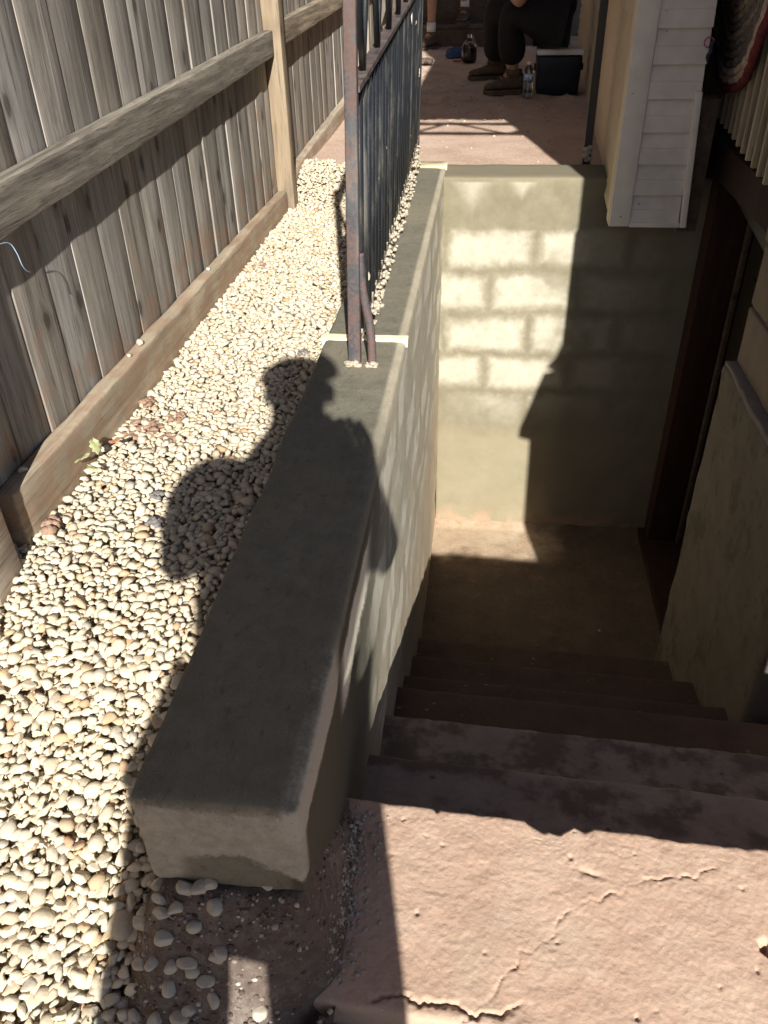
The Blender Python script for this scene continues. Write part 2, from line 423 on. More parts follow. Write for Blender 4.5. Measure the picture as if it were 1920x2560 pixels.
M['crumb'] = mat_soil('mortar_crumbs', (.30, .26, .22), (.42, .38, .33), (.58, .54, .47))
M['pebble'] = mat_pebble()
def mat_grit():
    g = G('mixed_grit'); col = g.ramp(g.island(), [(0, (.07, .05, .04)), (.45, (.16, .12, .10)), (.7, (.26, .22, .19)), (.9, (.38, .34, .30)), (1, (.52, .48, .42))]); g.bump(g.noise(300, 3), .4, .002); return g.done(col, .95)
M['grit'] = mat_grit()
M['board'] = mat_wood('weathered_board', (.12, .105, .09), (.295, .268, .236), (.44, .41, .37), 'Z', mud=.45)
M['rail'] = mat_wood('weathered_rail', (.10, .083, .065), (.29, .25, .20), (.50, .445, .36), 'Y', 1.8, knots=False)
M['base'] = mat_wood('muddy_base_board', (.22, .17, .12), (.36, .295, .215), (.48, .40, .30), 'Y', mud=.45, knots=False)
M['post'] = mat_wood('pale_post', (.22, .165, .115), (.33, .265, .195), (.40, .34, .265), 'Z', .8)
M['newwood'] = mat_wood('new_wood', (.62, .52, .33), (.78, .69, .47), (.86, .79, .60), 'X', knots=False)
M['shadow_ply'] = mat_wood('plywood', (.40, .29, .17), (.52, .40, .25), (.60, .48, .32), 'Z')
M['brownwood'] = mat_wood('brown_stained_wood', (.022, .011, .009), (.036, .018, .014), (.052, .027, .021), 'Z', knots=False)
M['deck'] = mat_wood('deck_board', (.06, .045, .034), (.10, .075, .058), (.14, .11, .085), 'Y')
M['picket'] = mat_wood('picket_paint', (.30, .26, .20), (.42, .37, .29), (.52, .46, .37), 'Z', knots=False)
M['iron'] = mat_iron('black_iron', (.014, .017, .022), (.07, .055, .045), .35, .12, .60)
M['ironpost'] = mat_iron('rusty_post', (.058, .06, .068), (.135, .082, .070), .85, .0, .44)
M['ironrail'] = mat_iron('chipped_rail', (.06, .05, .045), (.17, .10, .075), .6, 1.0, .45)
M['blackpole'] = mat_iron('black_pole', (.012, .013, .014), (.03, .028, .026), .3, .0, .6)
M['siding'] = plain('vinyl_siding', (.66, .625, .595), .5, .13, 9, .05)
M['sidingwarmlit'] = plain('bounce_lit_siding', (.56, .46, .33), .55, .06, 6, .04)  # warmer copy of the siding: bounced light on the left face put into colour
M['trim'] = plain('white_trim', (.69, .655, .62), .5, .12, 8, .05)
M['trimwarmlit'] = plain('bounce_lit_trim', (.62, .52, .38), .5, .06, 8, .03)  # trim copy tinted for the same bounced light
M['block'] = mat_conc('pinkish_block', (.17, .135, .112), (.26, .21, .175))
M['parge'] = mat_conc('tan_parge', (.125, .108, .085), (.195, .17, .138), (.085, .07, .052), .6, .52, .62)
M['ledge'] = mat_conc('grey_ledge', (.15, .14, .135), (.25, .235, .225))
M['door'] = plain('dark_door', (.02, .016, .014), .5)
M['brick'] = plain('dark_brick', (.17, .12, .10), .85, .25, 14, .2)
M['roof'] = plain('roof_metal', (.4, .38, .35), .6)
M['shade'] = plain('porch_wall', (.16, .14, .12), .8)

# ------------------------------------------------------------------ ground
STEP_Y = [.823, 1.083, 1.375, 1.668, 1.918, 2.225, 2.545]     # nosing of landing and treads at x = 0
Z0, ZF, YF = -.348, -1.833, 3.712
RISE = (Z0-ZF)/7
def sm(t): t = max(0., min(1., t)); return t*t*(3-2*t)
def H(x, y):
    """soil height"""
    if y > 3.6: return -.165 + .13*sm((y-3.6)/.45)
    return -.40 + .235*sm((y-.28)/.85)
def sheet(name, x0, x1, y0, y1, st, mat, zf, hole=None, kind='structure'):
    nx = max(1, int((x1-x0)/st)); ny = max(1, int((y1-y0)/st)); V = []; F = []
    for j in range(ny+1):
        for i in range(nx+1):
            x = x0+(x1-x0)*i/nx; y = y0+(y1-y0)*j/ny; V.append((x, y, zf(x, y)))
    for j in range(ny):
        for i in range(nx):
            a = j*(nx+1)+i
            if hole and hole((x0+(x1-x0)*(i+.5)/nx), (y0+(y1-y0)*(j+.5)/ny)): continue
            F.append((a, a+1, a+nx+2, a+nx+1))
    o = link(name, mesh(name, V, F), mat, None, True); return tag(o, kind=kind)
def ground():
    xs = [-80, -30, -10, -4, -2, -1.2, 1.6, 3, 6, 12, 30, 80]; ys = [-80, -30, -10, -4, -2, -.6, .2, 4, 7, 11, 16, 30, 80]
    V = [(x, y, H(x, min(max(y, -.5), 6))-.02) for y in ys for x in xs]; F = []
    for j in range(len(ys)-1):
        for i in range(len(xs)-1):
            if xs[i] >= -1.2 and xs[i+1] <= 1.6 and ys[j] >= .2 and ys[j+1] <= 11: continue
            a = j*len(xs)+i; F.append((a, a+1, a+len(xs)+1, a+len(xs)))
    tag(link('ground', mesh('ground', V, F), M['soil'], None, False), kind='structure')
ground()
def yard_h(x, y):
    n = (FB(x, y, 0, 3.2, 1.3)*.012 + FB(x, y, 0, 17, 4.)*.006)*(.35+.65*sm((y-4.9)/.5))
    c = max(0, N3(x, y, 0, 11, 9.)-.25)*.05*sm((y-5.1)/.5) + max(0, N3(x, y, 0, 29, 2.)-.3)*.028*sm((y-5.0)/.4)
    return H(x, y)+n+c
sheet('yard_soil', -1.2, 1.2, 3.90, 11, .028, M['soil'], yard_h)
sheet('gravel_bed', -1.2, -.34, .15, 3.93, .035, M['bed'], lambda x, y: H(x, y)+FB(x, y, 0, 9)*.008)
def near_h(x, y):
    d = FB(x, y, 0, 6, 3.)*.010 + FB(x, y, 0, 28, 5.)*.006 + max(0, N3(x, y, 0, 60, 3))*.006
    e = -.166-.066*sm((.555-y)/.10)                                  # foot of the wall, then the gap beside the slab
    rise = sm((.84-y)/.29)*.185 if y > .555 else .185*sm((y-.40)/.15)**1.5
    z = -.352 + rise*sm((e+.024-x)/.055) + d*(.4+.6*sm((e+.03-x)/.05))
    z -= .03*math.exp(-((x-e-.03)/.011)**2)*sm((.66-y)/.06)
    z -= .03*sm((.44-y)/.2)
    t = sm((x+.47)/.11)
    return (H(x, y)-.004)*(1-t) + z*t
sheet('dirt_patch', -.47, -.15, .28, .825, .006, M['dirt'], near_h)
sheet('near_ground', -.19, 1.6, .15, .545, .012, M['dirt'], lambda x, y: -.40+FB(x, y, 0, 14)*.012)

# ------------------------------------------------------------------ stairwell
CR1 = [(.02, .50), (.075, .565), (.10, .60), (.135, .63), (.16, .66), (.20, .695), (.225, .70), (.30, .745), (.36, .757), (.40, .775)]
CR2 = [(-.10, .517), (.0, .522), (.04, .51), (.1, .53)]
def seg_d(x, y, P):
    b = 9.
    for (ax_, ay), (bx, by) in zip(P, P[1:]):
        dx, dy = bx-ax_, by-ay; t = max(0, min(1, ((x-ax_)*dx+(y-ay)*dy)/(dx*dx+dy*dy)))
        b = min(b, math.hypot(x-ax_-t*dx, y-ay-t*dy))
    return b
def notch(x, c, w, d): return d*max(0., 1-abs((x-c)/w))**.7
def step_disp(i, z, yn):
    def f(v, n):
        x, y = v.x, v.y
        e = -.042*x
        fr = sm((v.y-(yn-.06))/.06)
        rough = FB(x, y, v.z, 30, i*3.)*.0014 + FB(x, y, v.z, 8, i)*.0015
        dn = 0
        if i == 0:
            dn = notch(x, .140, .030, .017) + notch(x, .168, .020, .013) + notch(x, .203, .016, .009)
            dn += max(0, N3(x, 0, 0, 40, 2.))*.006 if x > .25 else 0
        else:
            dn = max(0, N3(x, 0, 0, 24, i*7.)-.1)*.006
        v = Vector((x, y+e+fr*(rough*1.2-dn), v.z))
        if v.z > z-.03:
            q = FB(x, y, 0, 12, i*2.)*(.0016 if i == 0 else .002) + FB(x, y, 0, 45, i*5.)*(.0006 if i == 0 else .0010)
            if i == 0:
                q += FB(x, y, 0, 150, 3., 3)*.0007 + max(0, N3(x, y, 0, 75, 13.))*.0005
                pit = N3(x, y, 0, 34, 8.); q -= max(0, pit+.3*N3(x, y, 0, 110, 2.)-.55)*.03*sm((y-.70)/.1)
                pit2 = N3(x, y, 0, 70, 1.); q -= max(0, pit2-.66)*.03
                c = seg_d(x+N3(x, y, 0, 45)*.012, y+N3(x, y, 3, 45)*.012+N3(x, y, 9, 140)*.004, CR1); q -= .004*math.exp(-(c/.0017)**2)*(.15+.85*min(1, abs(N3(x, y, 0, 25, 4.))*2.5))
                c = seg_d(x, y+N3(x, y, 3, 40)*.014+N3(x, y, 3, 120)*.006, CR2); q -= .009*math.exp(-(c/.0035)**2)*sm((.12-x)/.06)
                q -= .030*math.exp(-(((x-.442+N3(x, y, 0, 90)*.006)/.009)**2+((y-.662+N3(x, y, 4, 90)*.006)/.011)**2)**2)
                q -= .005*math.exp(-(((x-.205)/.018)**2+((y-.742+.25*(x-.2))/.0045)**2))
                q -= 0
            v.z += q
            if i == 0: v.z -= fr*dn*.12
        return v
    return f
stairs = empty('concrete_stairs', (.3, 1.7, ZF), 'dark concrete staircase going down between the parged walls', 'stairs')
fine = lambda lo, hi, a, b, f_, c: [lo+(a-lo)*k/max(1, int((a-lo)/c)) for k in range(max(1, int((a-lo)/c)))] + [a+(b-a)*k/int((b-a)/f_) for k in range(int((b-a)/f_))] + [b+(hi-b)*k/max(1, int((hi-b)/c)) for k in range(max(1, int((hi-b)/c))+1)]
for i, yn in enumerate(STEP_Y):
    z = Z0-RISE*i
    x1 = 1.45 if i <= 3 else .86
    lo = (-.235, (STEP_Y[i-1]-.10 if i else .498), z-RISE-.03); hi = (x1, yn, z)
    if i == 0:
        xa = fine(lo[0], x1, -.2, .50, .0024, .05); ya = fine(lo[1], yn, lo[1]+.002, yn-.012, .0024, .003)
    else:
        xa = fine(lo[0], x1, -.2, .86 if i > 3 else 1.0, .013, .08); ya = None
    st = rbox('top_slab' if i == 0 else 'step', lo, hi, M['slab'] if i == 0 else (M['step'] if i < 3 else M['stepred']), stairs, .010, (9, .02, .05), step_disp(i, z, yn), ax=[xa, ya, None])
    if i == 0: st['label'] = 'sunlit pink worn top slab with cracks and chipped edge'
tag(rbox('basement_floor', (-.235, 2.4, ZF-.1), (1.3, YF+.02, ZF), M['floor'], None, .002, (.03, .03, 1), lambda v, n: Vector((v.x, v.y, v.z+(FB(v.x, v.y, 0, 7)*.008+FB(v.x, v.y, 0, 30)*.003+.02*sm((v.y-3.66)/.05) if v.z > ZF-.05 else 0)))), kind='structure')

# left wall
def left_disp(v, n):
    x, y, z = v
    t = FB(x, y, z, 5, 2.)*.0035 + FB(x, y, z, 22, 5.)*.0016
    if x > -.3: x += -.014*(-z)/1.8*1.3 + t*1.1*(.4+.6*sm(-z/.1)) + N3(0, y*2.2, z*7)*.004*sm(-z/.05)
    else: x += t
    if y < .60:
        yy = -t*.8
        if z < -.17+FB(x, 1, 1, 22)*.01: yy += .012*sm((-.165-z)/.02) + FB(x, z, 1, 45)*.006
        y += yy
    if z > -.02: z += FB(x, y, 0, 4, 8.)*.004 + FB(x, y, 0, 25, 1.)*.0012
    return Vector((x, y, z))
lw = rbox('retaining_wall', (-.39, .555, -1.95), (-.183, 3.99, 0), M['left'], None, .011, (.02, .02, .03), left_disp)
tag(lw, 'low damp grey parged wall running beside the stairs under the black iron railing', 'wall')
# far wall
def far_disp(v, n):
    x, y, z = v
    t = FB(x, y, z, 5, 6.)*.005 + FB(x, y, z, 26, 5.)*.0016
    if y < 3.8: y += t + .012*(-z/1.8)*0
    if z > -.02: z += FB(x, y, 0, 5, 8.)*.003 - .006
    return Vector((x, y, z))
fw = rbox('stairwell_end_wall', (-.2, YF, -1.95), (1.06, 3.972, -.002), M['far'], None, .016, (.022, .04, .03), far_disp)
tag(fw, 'sunlit parged end wall with pale block outlines drying at the foot of the stairs', 'wall')

# wooden strips cast into the wall top
def strip(name, lo, hi, label):
    o = rbox(name, lo, hi, M['newwood'], None, .002, (.012, .01, .01), lambda v, n: Vector((v.x, v.y+(FB(v.x, 0, 0, 30)*.006 if v.y < (lo[1]+hi[1])/2 else 0), v.z+FB(v.x, v.y, 0, 20)*.001)))
    return tag(o, label, 'wood strip', 'wooden strips across the wall top')
strip('wooden_strip', (-.398, 1.912, -.014), (-.1785, 1.944, .0055), 'thin pale wooden strip across the grey wall at the near railing post')
strip('wooden_strip', (-.318, 3.845, -.014), (-.1785, 3.925, .007), 'short pale wooden strip on the wall at the far railing post')

# ------------------------------------------------------------------ iron railing
RX = lambda y, z=0: -.2925 - (y-1.77)*.0135 + .030*z
rl = empty('iron_railing', (RX(2.8), 2.85, 0), 'black iron railing with rusty near post standing on the grey wall', 'railing')
BR = lambda y: .045+.035*(y-1.9)
MR = lambda y: .590+.055*(y-1.9)
def V3(y, z, dx=0): return Vector((RX(y, z)+dx, y, z))
V_, F_ = rbox_data((-.0135, -.0135, -.04), (.0135, .0135, 1.05), .003, (9, 9, .03), lambda v, n: Vector((v.x*(1.06-.18*v.z)+RX(1.78, v.z)+N3(0, 0, v.z, 30)*.0007, v.y+1.78, v.z)))
p0 = link('post', mesh('post', V_, F_), M['ironpost'], rl, True); p0['label'] = 'rusty mauve near post with a split foot'
def arc(pts, n=14):
    P = [Vector(p) for p in pts]; P = [P[0]*2-P[1]]+P+[P[-1]*2-P[-2]]; out = []
    for i in range(1, len(P)-2):
        for k in range(n):
            t = k/n; a, b, c, d = P[i-1:i+3]
            out.append(.5*((2*b)+(c-a)*t+(2*a-5*b+4*c-d)*t*t+(3*b-a-3*c+d)*t**3))
    return out+[P[-2]]
tube('brace', arc([V3(1.79, .26, .012), V3(1.79, .18, .018), V3(1.785, .10, .034), V3(1.775, .04, .041), V3(1.765, -.03, .042)]), .0105, M['ironpost'], rl, 8)
bar('post', V3(3.90, -.03), V3(3.90, 1.05), .024, M['iron'], rl)
bar('bottom_rail', V3(1.80, BR(1.80)), V3(3.90, BR(3.90)), .020, M['ironrail'], rl)
V_, F_ = rbox_data((0, 0, 0), (1, 1, 1), 0, (1, 1, 1)); 
def flat(name, y0, y1, z, w, t, mat, dx=0):
    A = [V3(y0, z(y0)), V3(y1, z(y1))]; V = []
    for a in A:
        for sx, sz in ((-1, -1), (1, -1), (1, 1), (-1, 1)): V.append(a+Vector((sx*w/2+dx, 0, sz*t/2)))
    return link(name, mesh(name, V, [(3, 2, 1, 0), (4, 5, 6, 7), (0, 1, 5, 4), (1, 2, 6, 5), (2, 3, 7, 6), (3, 0, 4, 7)]), mat, rl)
flat('middle_rail', 1.797, 3.89, MR, .030, .011, M['ironpost']); flat('top_rail', 1.75, 3.92, lambda y: MR(y)+.38, .034, .012, M['iron'])
NP = 26
pk = None
for i in range(NP):
    y = 1.875+(3.83-1.875)*i/(NP-1)
    V, F = tube_data([V3(y, BR(y)), V3(y, .3), V3(y+random.uniform(-.002, .002), MR(y))], .0125, 8)
    link('picket', mesh('picket', V, F), M['iron'], rl, True)
NZ = 14
for i in range(NZ):
    ya = 1.82+(3.87-1.82)*i/NZ; yb = 1.82+(3.87-1.82)*(i+1)/NZ
    a, b = (V3(ya, MR(ya)), V3(yb, MR(yb)+.375)) if i % 2 else (V3(ya, MR(ya)+.375), V3(yb, MR(yb)))
    tube('diagonal_bar', [a, b], .0075, M['iron'], rl, 8)
# mortar lumps at the post foot and along the bottom rail
def lump(c, r, seed, flatz=.6):
    v, f = ico(2); rs = np.random.default_rng(seed)
    V = []
    for p in v:
        q = 1+.35*N3(*p, 1.6, seed*3.1)+.2*N3(*p, 4, seed)
        V.append((c[0]+p[0]*r*q, c[1]+p[1]*r*q, c[2]+p[2]*r*q*flatz))
    return V, [tuple(t) for t in f]
M['mortar'] = mat_soil('pale_mortar', (.34, .295, .225), (.48, .42, .33), (.62, .56, .45))
parts = []
for k in range(30):
    b = k < 14
    parts.append(lump((RX(1.77)+(random.uniform(-.017, .012) if b else .042+random.uniform(-.009, .009)), 1.765+random.uniform(-.006, .006), random.uniform(-.003, .012)), random.uniform(.005, .010), k, .6))
V, F = join(parts); link('mortar_crust', mesh('mortar_crust', V, F), M['mortar'], rl, True)
parts = []
for k in range(520):
    y = random.uniform(1.93, 3.88)
    parts.append(lump((RX(y)+random.uniform(-.004, .026), y, random.uniform(.0, BR(y))), random.uniform(.003, .0085), k, .8))
V, F = join(parts); tag(link('mortar_crumbs', mesh('mortar_crumbs', V, F), M['mortar'], rl, True), kind='stuff')

# ------------------------------------------------------------------ fence
fence = empty('wooden_fence', (-.9, 2.4, -.2), 'weathered grey board fence with a horizontal rail beside the gravel', 'fence')
gaps = [.62, .757, .897, 1.036, 1.174, 1.31, 1.439, 1.575, 1.713, 1.85, 1.993, 2.137]
while gaps[-1] < 7.2: gaps.append(gaps[-1]+random.uniform(.133, .147))
for a, b in zip(gaps, gaps[1:]):
    w = b-a-random.uniform(.003, .007); o_ = random.uniform(-.0015, .0015); tl = random.uniform(-.0012, .0012)
    cup = random.uniform(-.002, .002)
    V, F = rbox_data((-.918, a, -.25), (-.901, a+w, 1.72), .0012, (9, .05, .4), lambda v, n: Vector((v.x+o_+tl*v.z+cup*math.cos((v.y-a)/w*math.pi*2), v.y+tl*1.5*v.z, v.z)))
    link('board', mesh('board', V, F), M['board'], fence, True)
def timber(name, lo, hi, mat, dz=0, y0=0, r=.003, rough=.0016):
    def d(v, n): return Vector((v.x+FB(v.x, v.y, v.z, 9)*rough, v.y+FB(v.x, v.y, v.z, 12, 3)*rough*.6, v.z+dz*(v.y-y0)+FB(v.x, v.y, v.z, 7, 5)*rough))
    return rbox(name, lo, hi, mat, fence, r, (.03, .06, .03), d)
timber('rail', (-.8985, 1.13, .40), (-.860, 3.612, .487), M['rail'], .031, 1.4)
timber('rail', (-.8985, 3.71, .487), (-.860, 7.0, .572), M['rail'], .030, 3.75)
timber('rail', (-.8985, -1.0, .36), (-.860, 1.00, .447), M['rail'], .03, 1.0)
timber('base_board', (-.8985, 1.185, -.30), (-.858, 3.612, -.018), M['base'], -.012, 1.5, .006, .004)
timber('base_board', (-.8985, 3.71, -.30), (-.858, 7.0, -.005), M['base'], .04, 3.7, .006, .004)
timber('base_board', (-.8985, -1.0, -.5), (-.858, 1.0, -.05), M['base'], .0, 0, .006, .004)
timber('post', (-.9005, 3.617, -.4), (-.830, 3.690, 1.75), M['post'])
timber('post', (-.9005, 1.025, -.4), (-.838, 1.115, 1.75), M['base'])
timber('post', (-.9005, 6.1, -.4), (-.812, 6.19, 1.75), M['post'])
timber('rail', (-.8985, -1.0, 1.35), (-.860, 1.02, 1.437), M['rail'], 0, 0); timber('rail', (-.8985, 1.12, 1.35), (-.860, 3.612, 1.437), M['rail'], 0, 0); timber('rail', (-.8985, 3.71, 1.35), (-.860, 6.095, 1.437), M['rail'], 0, 0)

# ------------------------------------------------------------------ gravel
def peb_variant(sub, seed):
    rs = np.random.default_rng(seed); v, f = ico(sub); v = v.copy()
    ang = rs.random() < .8
    for _ in range(rs.integers(8, 15) if ang else 5):
        n = rs.normal(size=3); n /= np.linalg.norm(n); d = rs.uniform(.36, .74) if ang else rs.uniform(.7, .9)
        t = v@n; over = np.maximum(0, t-d); v -= np.outer(over*1.0, n)
    v /= np.abs(v).max()*.95
    ph = rs.uniform(0, 9, 3)
    v *= (1+.06*np.sin(v@rs.normal(size=3)*2.3+ph[0])+.05*np.sin(v@rs.normal(size=3)*3.7+ph[1]))[:, None]
    ax = np.array([1.08, rs.uniform(.58, .95), rs.uniform(.45, .78)])
    return v*ax, f
PV2 = [peb_variant(2, s) for s in range(40)]; PV1 = [peb_variant(1, s+50) for s in range(12)]
def rotm(tilt, az, spin):
    return np.array(Matrix.Rotation(az, 3, 'Z') @ Matrix.Rotation(tilt, 3, 'X') @ Matrix.Rotation(spin, 3, 'Z'))
def gravel():
    gx0, gy0, cs = -1.25, .1, .004
    nx, ny = int(.95/cs), int(4.0/cs)
    HF = np.zeros((nx, ny))
    for j in range(ny):
        HF[:, j] = H(0, gy0+(j+.5)*cs)+.004
    def inside(x, y):
        if y > 3.75+.25*random.random()+(.15 if x < -.7 else 0): return False
        if x < -.855+.006*random.random() and y > 1.18: return False
        if x < -.90: return .0 < y < 1.0 and x > -1.1 and y < .9 or (1.115 < y < 1.2 and x > -.9)
        if y > .56: return x < -.398
        edge = -.405 + .10*(.56-y)/.2 + random.uniform(-.03, .03)
        if .50 < y <= .56: edge = -.415
        if y < .53 and x < -.262 and random.random() < .10: return True
        return x < edge
    pts = []; tries = 0; target = 52000
    while len(pts) < target and tries < 330000:
        tries += 1
        x = random.uniform(-1.08, -.30); y = random.uniform(.22, 4.0)
        if not inside(x, y): continue
        s = random.choice((.0060, .0070, .0078, .0086, .0094, .0102, .0112, .0130)) * random.uniform(.9, 1.1) * (1.16 if y > .85 else 1.05)
        if random.random() < .02: s *= 1.45
        i, j = int((x-gx0)/cs), int((y-gy0)/cs); w = max(1, int(s*.62/cs))
        i0, i1, j0, j1 = max(0, i-w), min(nx, i+w+1), max(0, j-w), min(ny, j+w+1)
        if i0 >= i1 or j0 >= j1: continue
        base = HF[i0:i1, j0:j1]; hb = float(np.mean(base)*.45+np.max(base)*.55)
        top = H(x, y)+.044+.012*N3(x, y, 0, 3.)
        if tries > 150000: s *= .78
        if hb > top-.008: continue
        near = y < .95
        pv, pf = (random.choice(PV2) if near else random.choice(PV1))
        tilt = random.gauss(0, .32); az = random.uniform(0, 6.28)
        Rm = rotm(tilt, az, random.uniform(0, 6.28))
        v = (pv*s)@Rm.T; zc = hb+abs(v[:, 2].min())*.50
        v = v+np.array([x, y, zc])
        pts.append((v, pf))
        w2 = max(1, int(s*.9/cs)); a0, a1, b0, b1 = max(0, i-w2), min(nx, i+w2+1), max(0, j-w2), min(ny, j+w2+1)
        I, J = np.meshgrid(np.arange(a0, a1), np.arange(b0, b1), indexing='ij')
        rr = ((I-i)**2+(J-j)**2)*cs*cs/(s*.85)**2
        dome = zc+(v[:, 2].max()-zc)*np.sqrt(np.clip(1-rr, 0, 1))
        HF[a0:a1, b0:b1] = np.where(rr < 1, np.maximum(HF[a0:a1, b0:b1], dome), HF[a0:a1, b0:b1])
    Vs = np.concatenate([p[0] for p in pts]); off = 0; Fs = []
    for v, f in pts: Fs.append(f+off); off += len(v)
    Fs = np.concatenate(Fs)
    me = bpy.data.meshes.new('gravel'); me.vertices.add(len(Vs)); me.vertices.foreach_set('co', Vs.ravel())
    me.loops.add(Fs.size); me.loops.foreach_set('vertex_index', Fs.ravel().astype(np.int32))
    me.polygons.add(len(Fs)); me.polygons.foreach_set('loop_start', np.arange(0, Fs.size, 3, dtype=np.int32))
    me.update(calc_edges=True); me.validate()
    tag(link('gravel', me, M['pebble'], None, True), 'bed of cream pebbles between the fence and the grey wall', 'gravel', kind='stuff')
    print('gravel stones', len(pts), 'tris', len(Fs))
gravel()
STONE = mat_pebble()
def stone(loc, s, seed, label, group='loose pebbles on the dirt by the wall end', mat=None, squash=.62):
    v, f = ico(3); rs = np.random.default_rng(seed)
    for _ in range(9):
        n = rs.normal(size=3); n /= np.linalg.norm(n); d = rs.uniform(.55, .9); t = v@n; v = v-np.outer(np.maximum(0, t-d)*.95, n)
    v = v/np.abs(v).max()*np.array([1, rs.uniform(.62, .88), squash])*s
    v = v@rotm(rs.normal(0, .15), 0, rs.uniform(0, 6.28)).T
    v = v-np.array([0, 0, v[:, 2].min()+s*.08])+np.array(loc)
    return tag(link('pebble', mesh('pebble', v, [tuple(t) for t in f]), mat or STONE, None, True), label, 'pebble', group)
ls = [(-.418, .634), (-.408, .612), (-.404, .583), (-.457, .540), (-.383, .545), (-.352, .549), (-.280, .560), (-.411, .522), (-.425, .492), (-.398, .489), (-.371, .486), (-.340, .497), (-.376, .462), (-.343, .470), (-.418, .450), (-.386, .443), (-.316, .448), (-.292, .452), (-.283, .470), (-.36, .43), (-.45, .50), (-.452, .458), (-.43, .56)]
ls = [(x+.042, y) for x, y in ls]+[(-.35, .525), (-.325, .515), (-.30, .53), (-.335, .49), (-.31, .48), (-.365, .505), (-.29, .50), (-.345, .455), (-.375, .535), (-.322, .545), (-.305, .44), (-.36, .475)]
for k, (x, y) in enumerate(ls):
    stone((x, y, near_h(x, y)), random.uniform(.0105, .0150), 200+k, 'loose cream pebble lying on the dark dirt by the wall end')
for k, (y, s, lb) in enumerate(((1.268, .0105, 'round pebble on the near end of the muddy fence board'), (1.905, .0135, 'large pebble resting on the fence base board'), (1.83, .0085, 'small pebble just before the large one on the fence base board'), (2.52, .0095, 'pebble high on the far part of the fence base board'))):
    stone((-.880, y, -.018-.012*(y-1.5)), s, 300+k, lb, 'pebbles on the fence base board')
def clod(loc, s, seed, label, name='soil_clod', cat='clod', group='red soil clods on the gravel', mat='clod', fl=.45):
    rs = random.Random(seed); P = []
    for k in range(60 if s > .03 else 16):
        a, q = rs.uniform(0, 6.28), s*math.sqrt(rs.random())*.85
        c = (loc[0]+q*math.cos(a), loc[1]+1.25*q*math.sin(a), loc[2]+rs.uniform(-.25, .15)*s*fl)
        P.append(lump(c, s*rs.uniform(.08, .26) if s > .03 else s*rs.uniform(.2, .5), seed*40+k, min(1, fl*1.5)))
    V, F = join(P)
    V = [Vector(v)+Vector((FB(*v, 160, seed), FB(*v, 160, seed+3), FB(*v, 160, seed+5)))*min(.0035, s*.14) for v in V]
    return tag(link(name, mesh(name, V, F), M[mat], None, True), label, cat, group)
gz = lambda x, y: H(x, y)+.046
for k, (x, y, s, lb) in enumerate(((-.80, 1.655, .062, 'wide patch of red soil spilled over the pebbles near the fence'), (-.735, 1.715, .024, 'red soil clod just beyond the wide soil patch'), (-.72, 1.61, .024, 'flat red clod right of the wide soil patch'), (-.605, 1.815, .019, 'single reddish clod in the middle of the gravel'), (-.835, 1.79, .026, 'red soil clod against the fence base board'), (-.80, 2.86, .032, 'red clod at the far fence side of the gravel'), (-.755, 1.165, .012, 'small orange stone on the near gravel'))):
    clod((x, y, gz(x, y)-(.010 if k == 0 else .008)), s*.85, 30+k, lb, fl=.22 if k == 0 else .36)
clod((-.49, 2.10, gz(-.49, 2.1)), .018, 71, 'dark grey clod beside the wooden strip', mat='ledge')
clod((-.63, 1.265, gz(-.63, 1.26)), .017, 72, 'dark grey clod on the gravel by the shadow', mat='ledge')
clod((-.66, 1.36, gz(-.66, 1.36)), .014, 73, 'small dark stone left of the shadow on gravel', mat='ledge')
for k, (x, y, s, lb) in enumerate(((-.835, 1.235, .022, 'muddy clod at the end of the fence base board'),)):
    clod((x, y, gz(x, y)), s, 80+k, lb, fl=.9)
# fallen leaves by the fence
M['leafg'] = plain('pale_green_leaf', (.32, .33, .17), .7, .3, 40); M['leafr'] = plain('rust_leaf', (.45, .22, .13), .7, .25, 60)
def leaf(loc, s, rz, tilt, mat, label):
    V = []; F = []; n = 9; lob = [0, .35, .75, .55, .95, .6, .7, .3, 0]
    for i in range(n):
        u = i/(n-1); w = lob[i]*.55
        for q, sx in enumerate((-1, -.5, 0, .5, 1)):
            V.append(Vector((sx*w*s, (u-.5)*1.7*s, .22*s*abs(sx)*w+.12*s*math.sin(u*5+sx*2))))
    for i in range(n-1):
        for q in range(4):
            a = i*5+q; F.append((a, a+1, a+6, a+5))
    Rm = Matrix.Rotation(rz, 3, 'Z') @ Matrix.Rotation(tilt, 3, 'X')
    o = link('leaf', mesh('leaf', [Rm@v+Vector(loc) for v in V], F), mat, None, True)
    so = o.modifiers.new('thick', 'SOLIDIFY'); so.thickness = .0008
    return tag(o, label, 'leaf', 'fallen leaves by the fence')
leaf((-.832, 1.475, -.075), .027, .6, .5, M['leafg'], 'grey green withered leaf against the fence board beside the rust leaf')
leaf((-.835, 1.415, -.07), .022, 2.1, -.4, M['leafg'], 'pale green leaf bit below the withered leaf by fence')
leaf((-.81, 1.40, -.085), .018, 1.2, .3, M['leafg'], 'small yellow green leaf scrap nearest the camera by the fence')
leaf((-.798, 1.50, -.075), .024, 4.2, .35, M['leafr'], 'rust brown dry leaf on the gravel by the fence')
# twigs
M['twig'] = plain('twig', (.25, .16, .09), .8)
tag(tube('twig', arc([(-.44, .545, -.262), (-.425, .565, -.238), (-.415, .590, -.245), (-.416, .612, -.236)], 6), .0009, M['twig'], None, 6), 'thin brown twig on the dirt among the loose pebbles', 'twig')
tag(tube('twig', arc([(-.42, 1.77, -.085), (-.46, 1.79, -.07), (-.50, 1.785, -.085)], 6), .0012, M['twig'], None, 6), 'thin dark twig on the shaded gravel beside the wall', 'twig')
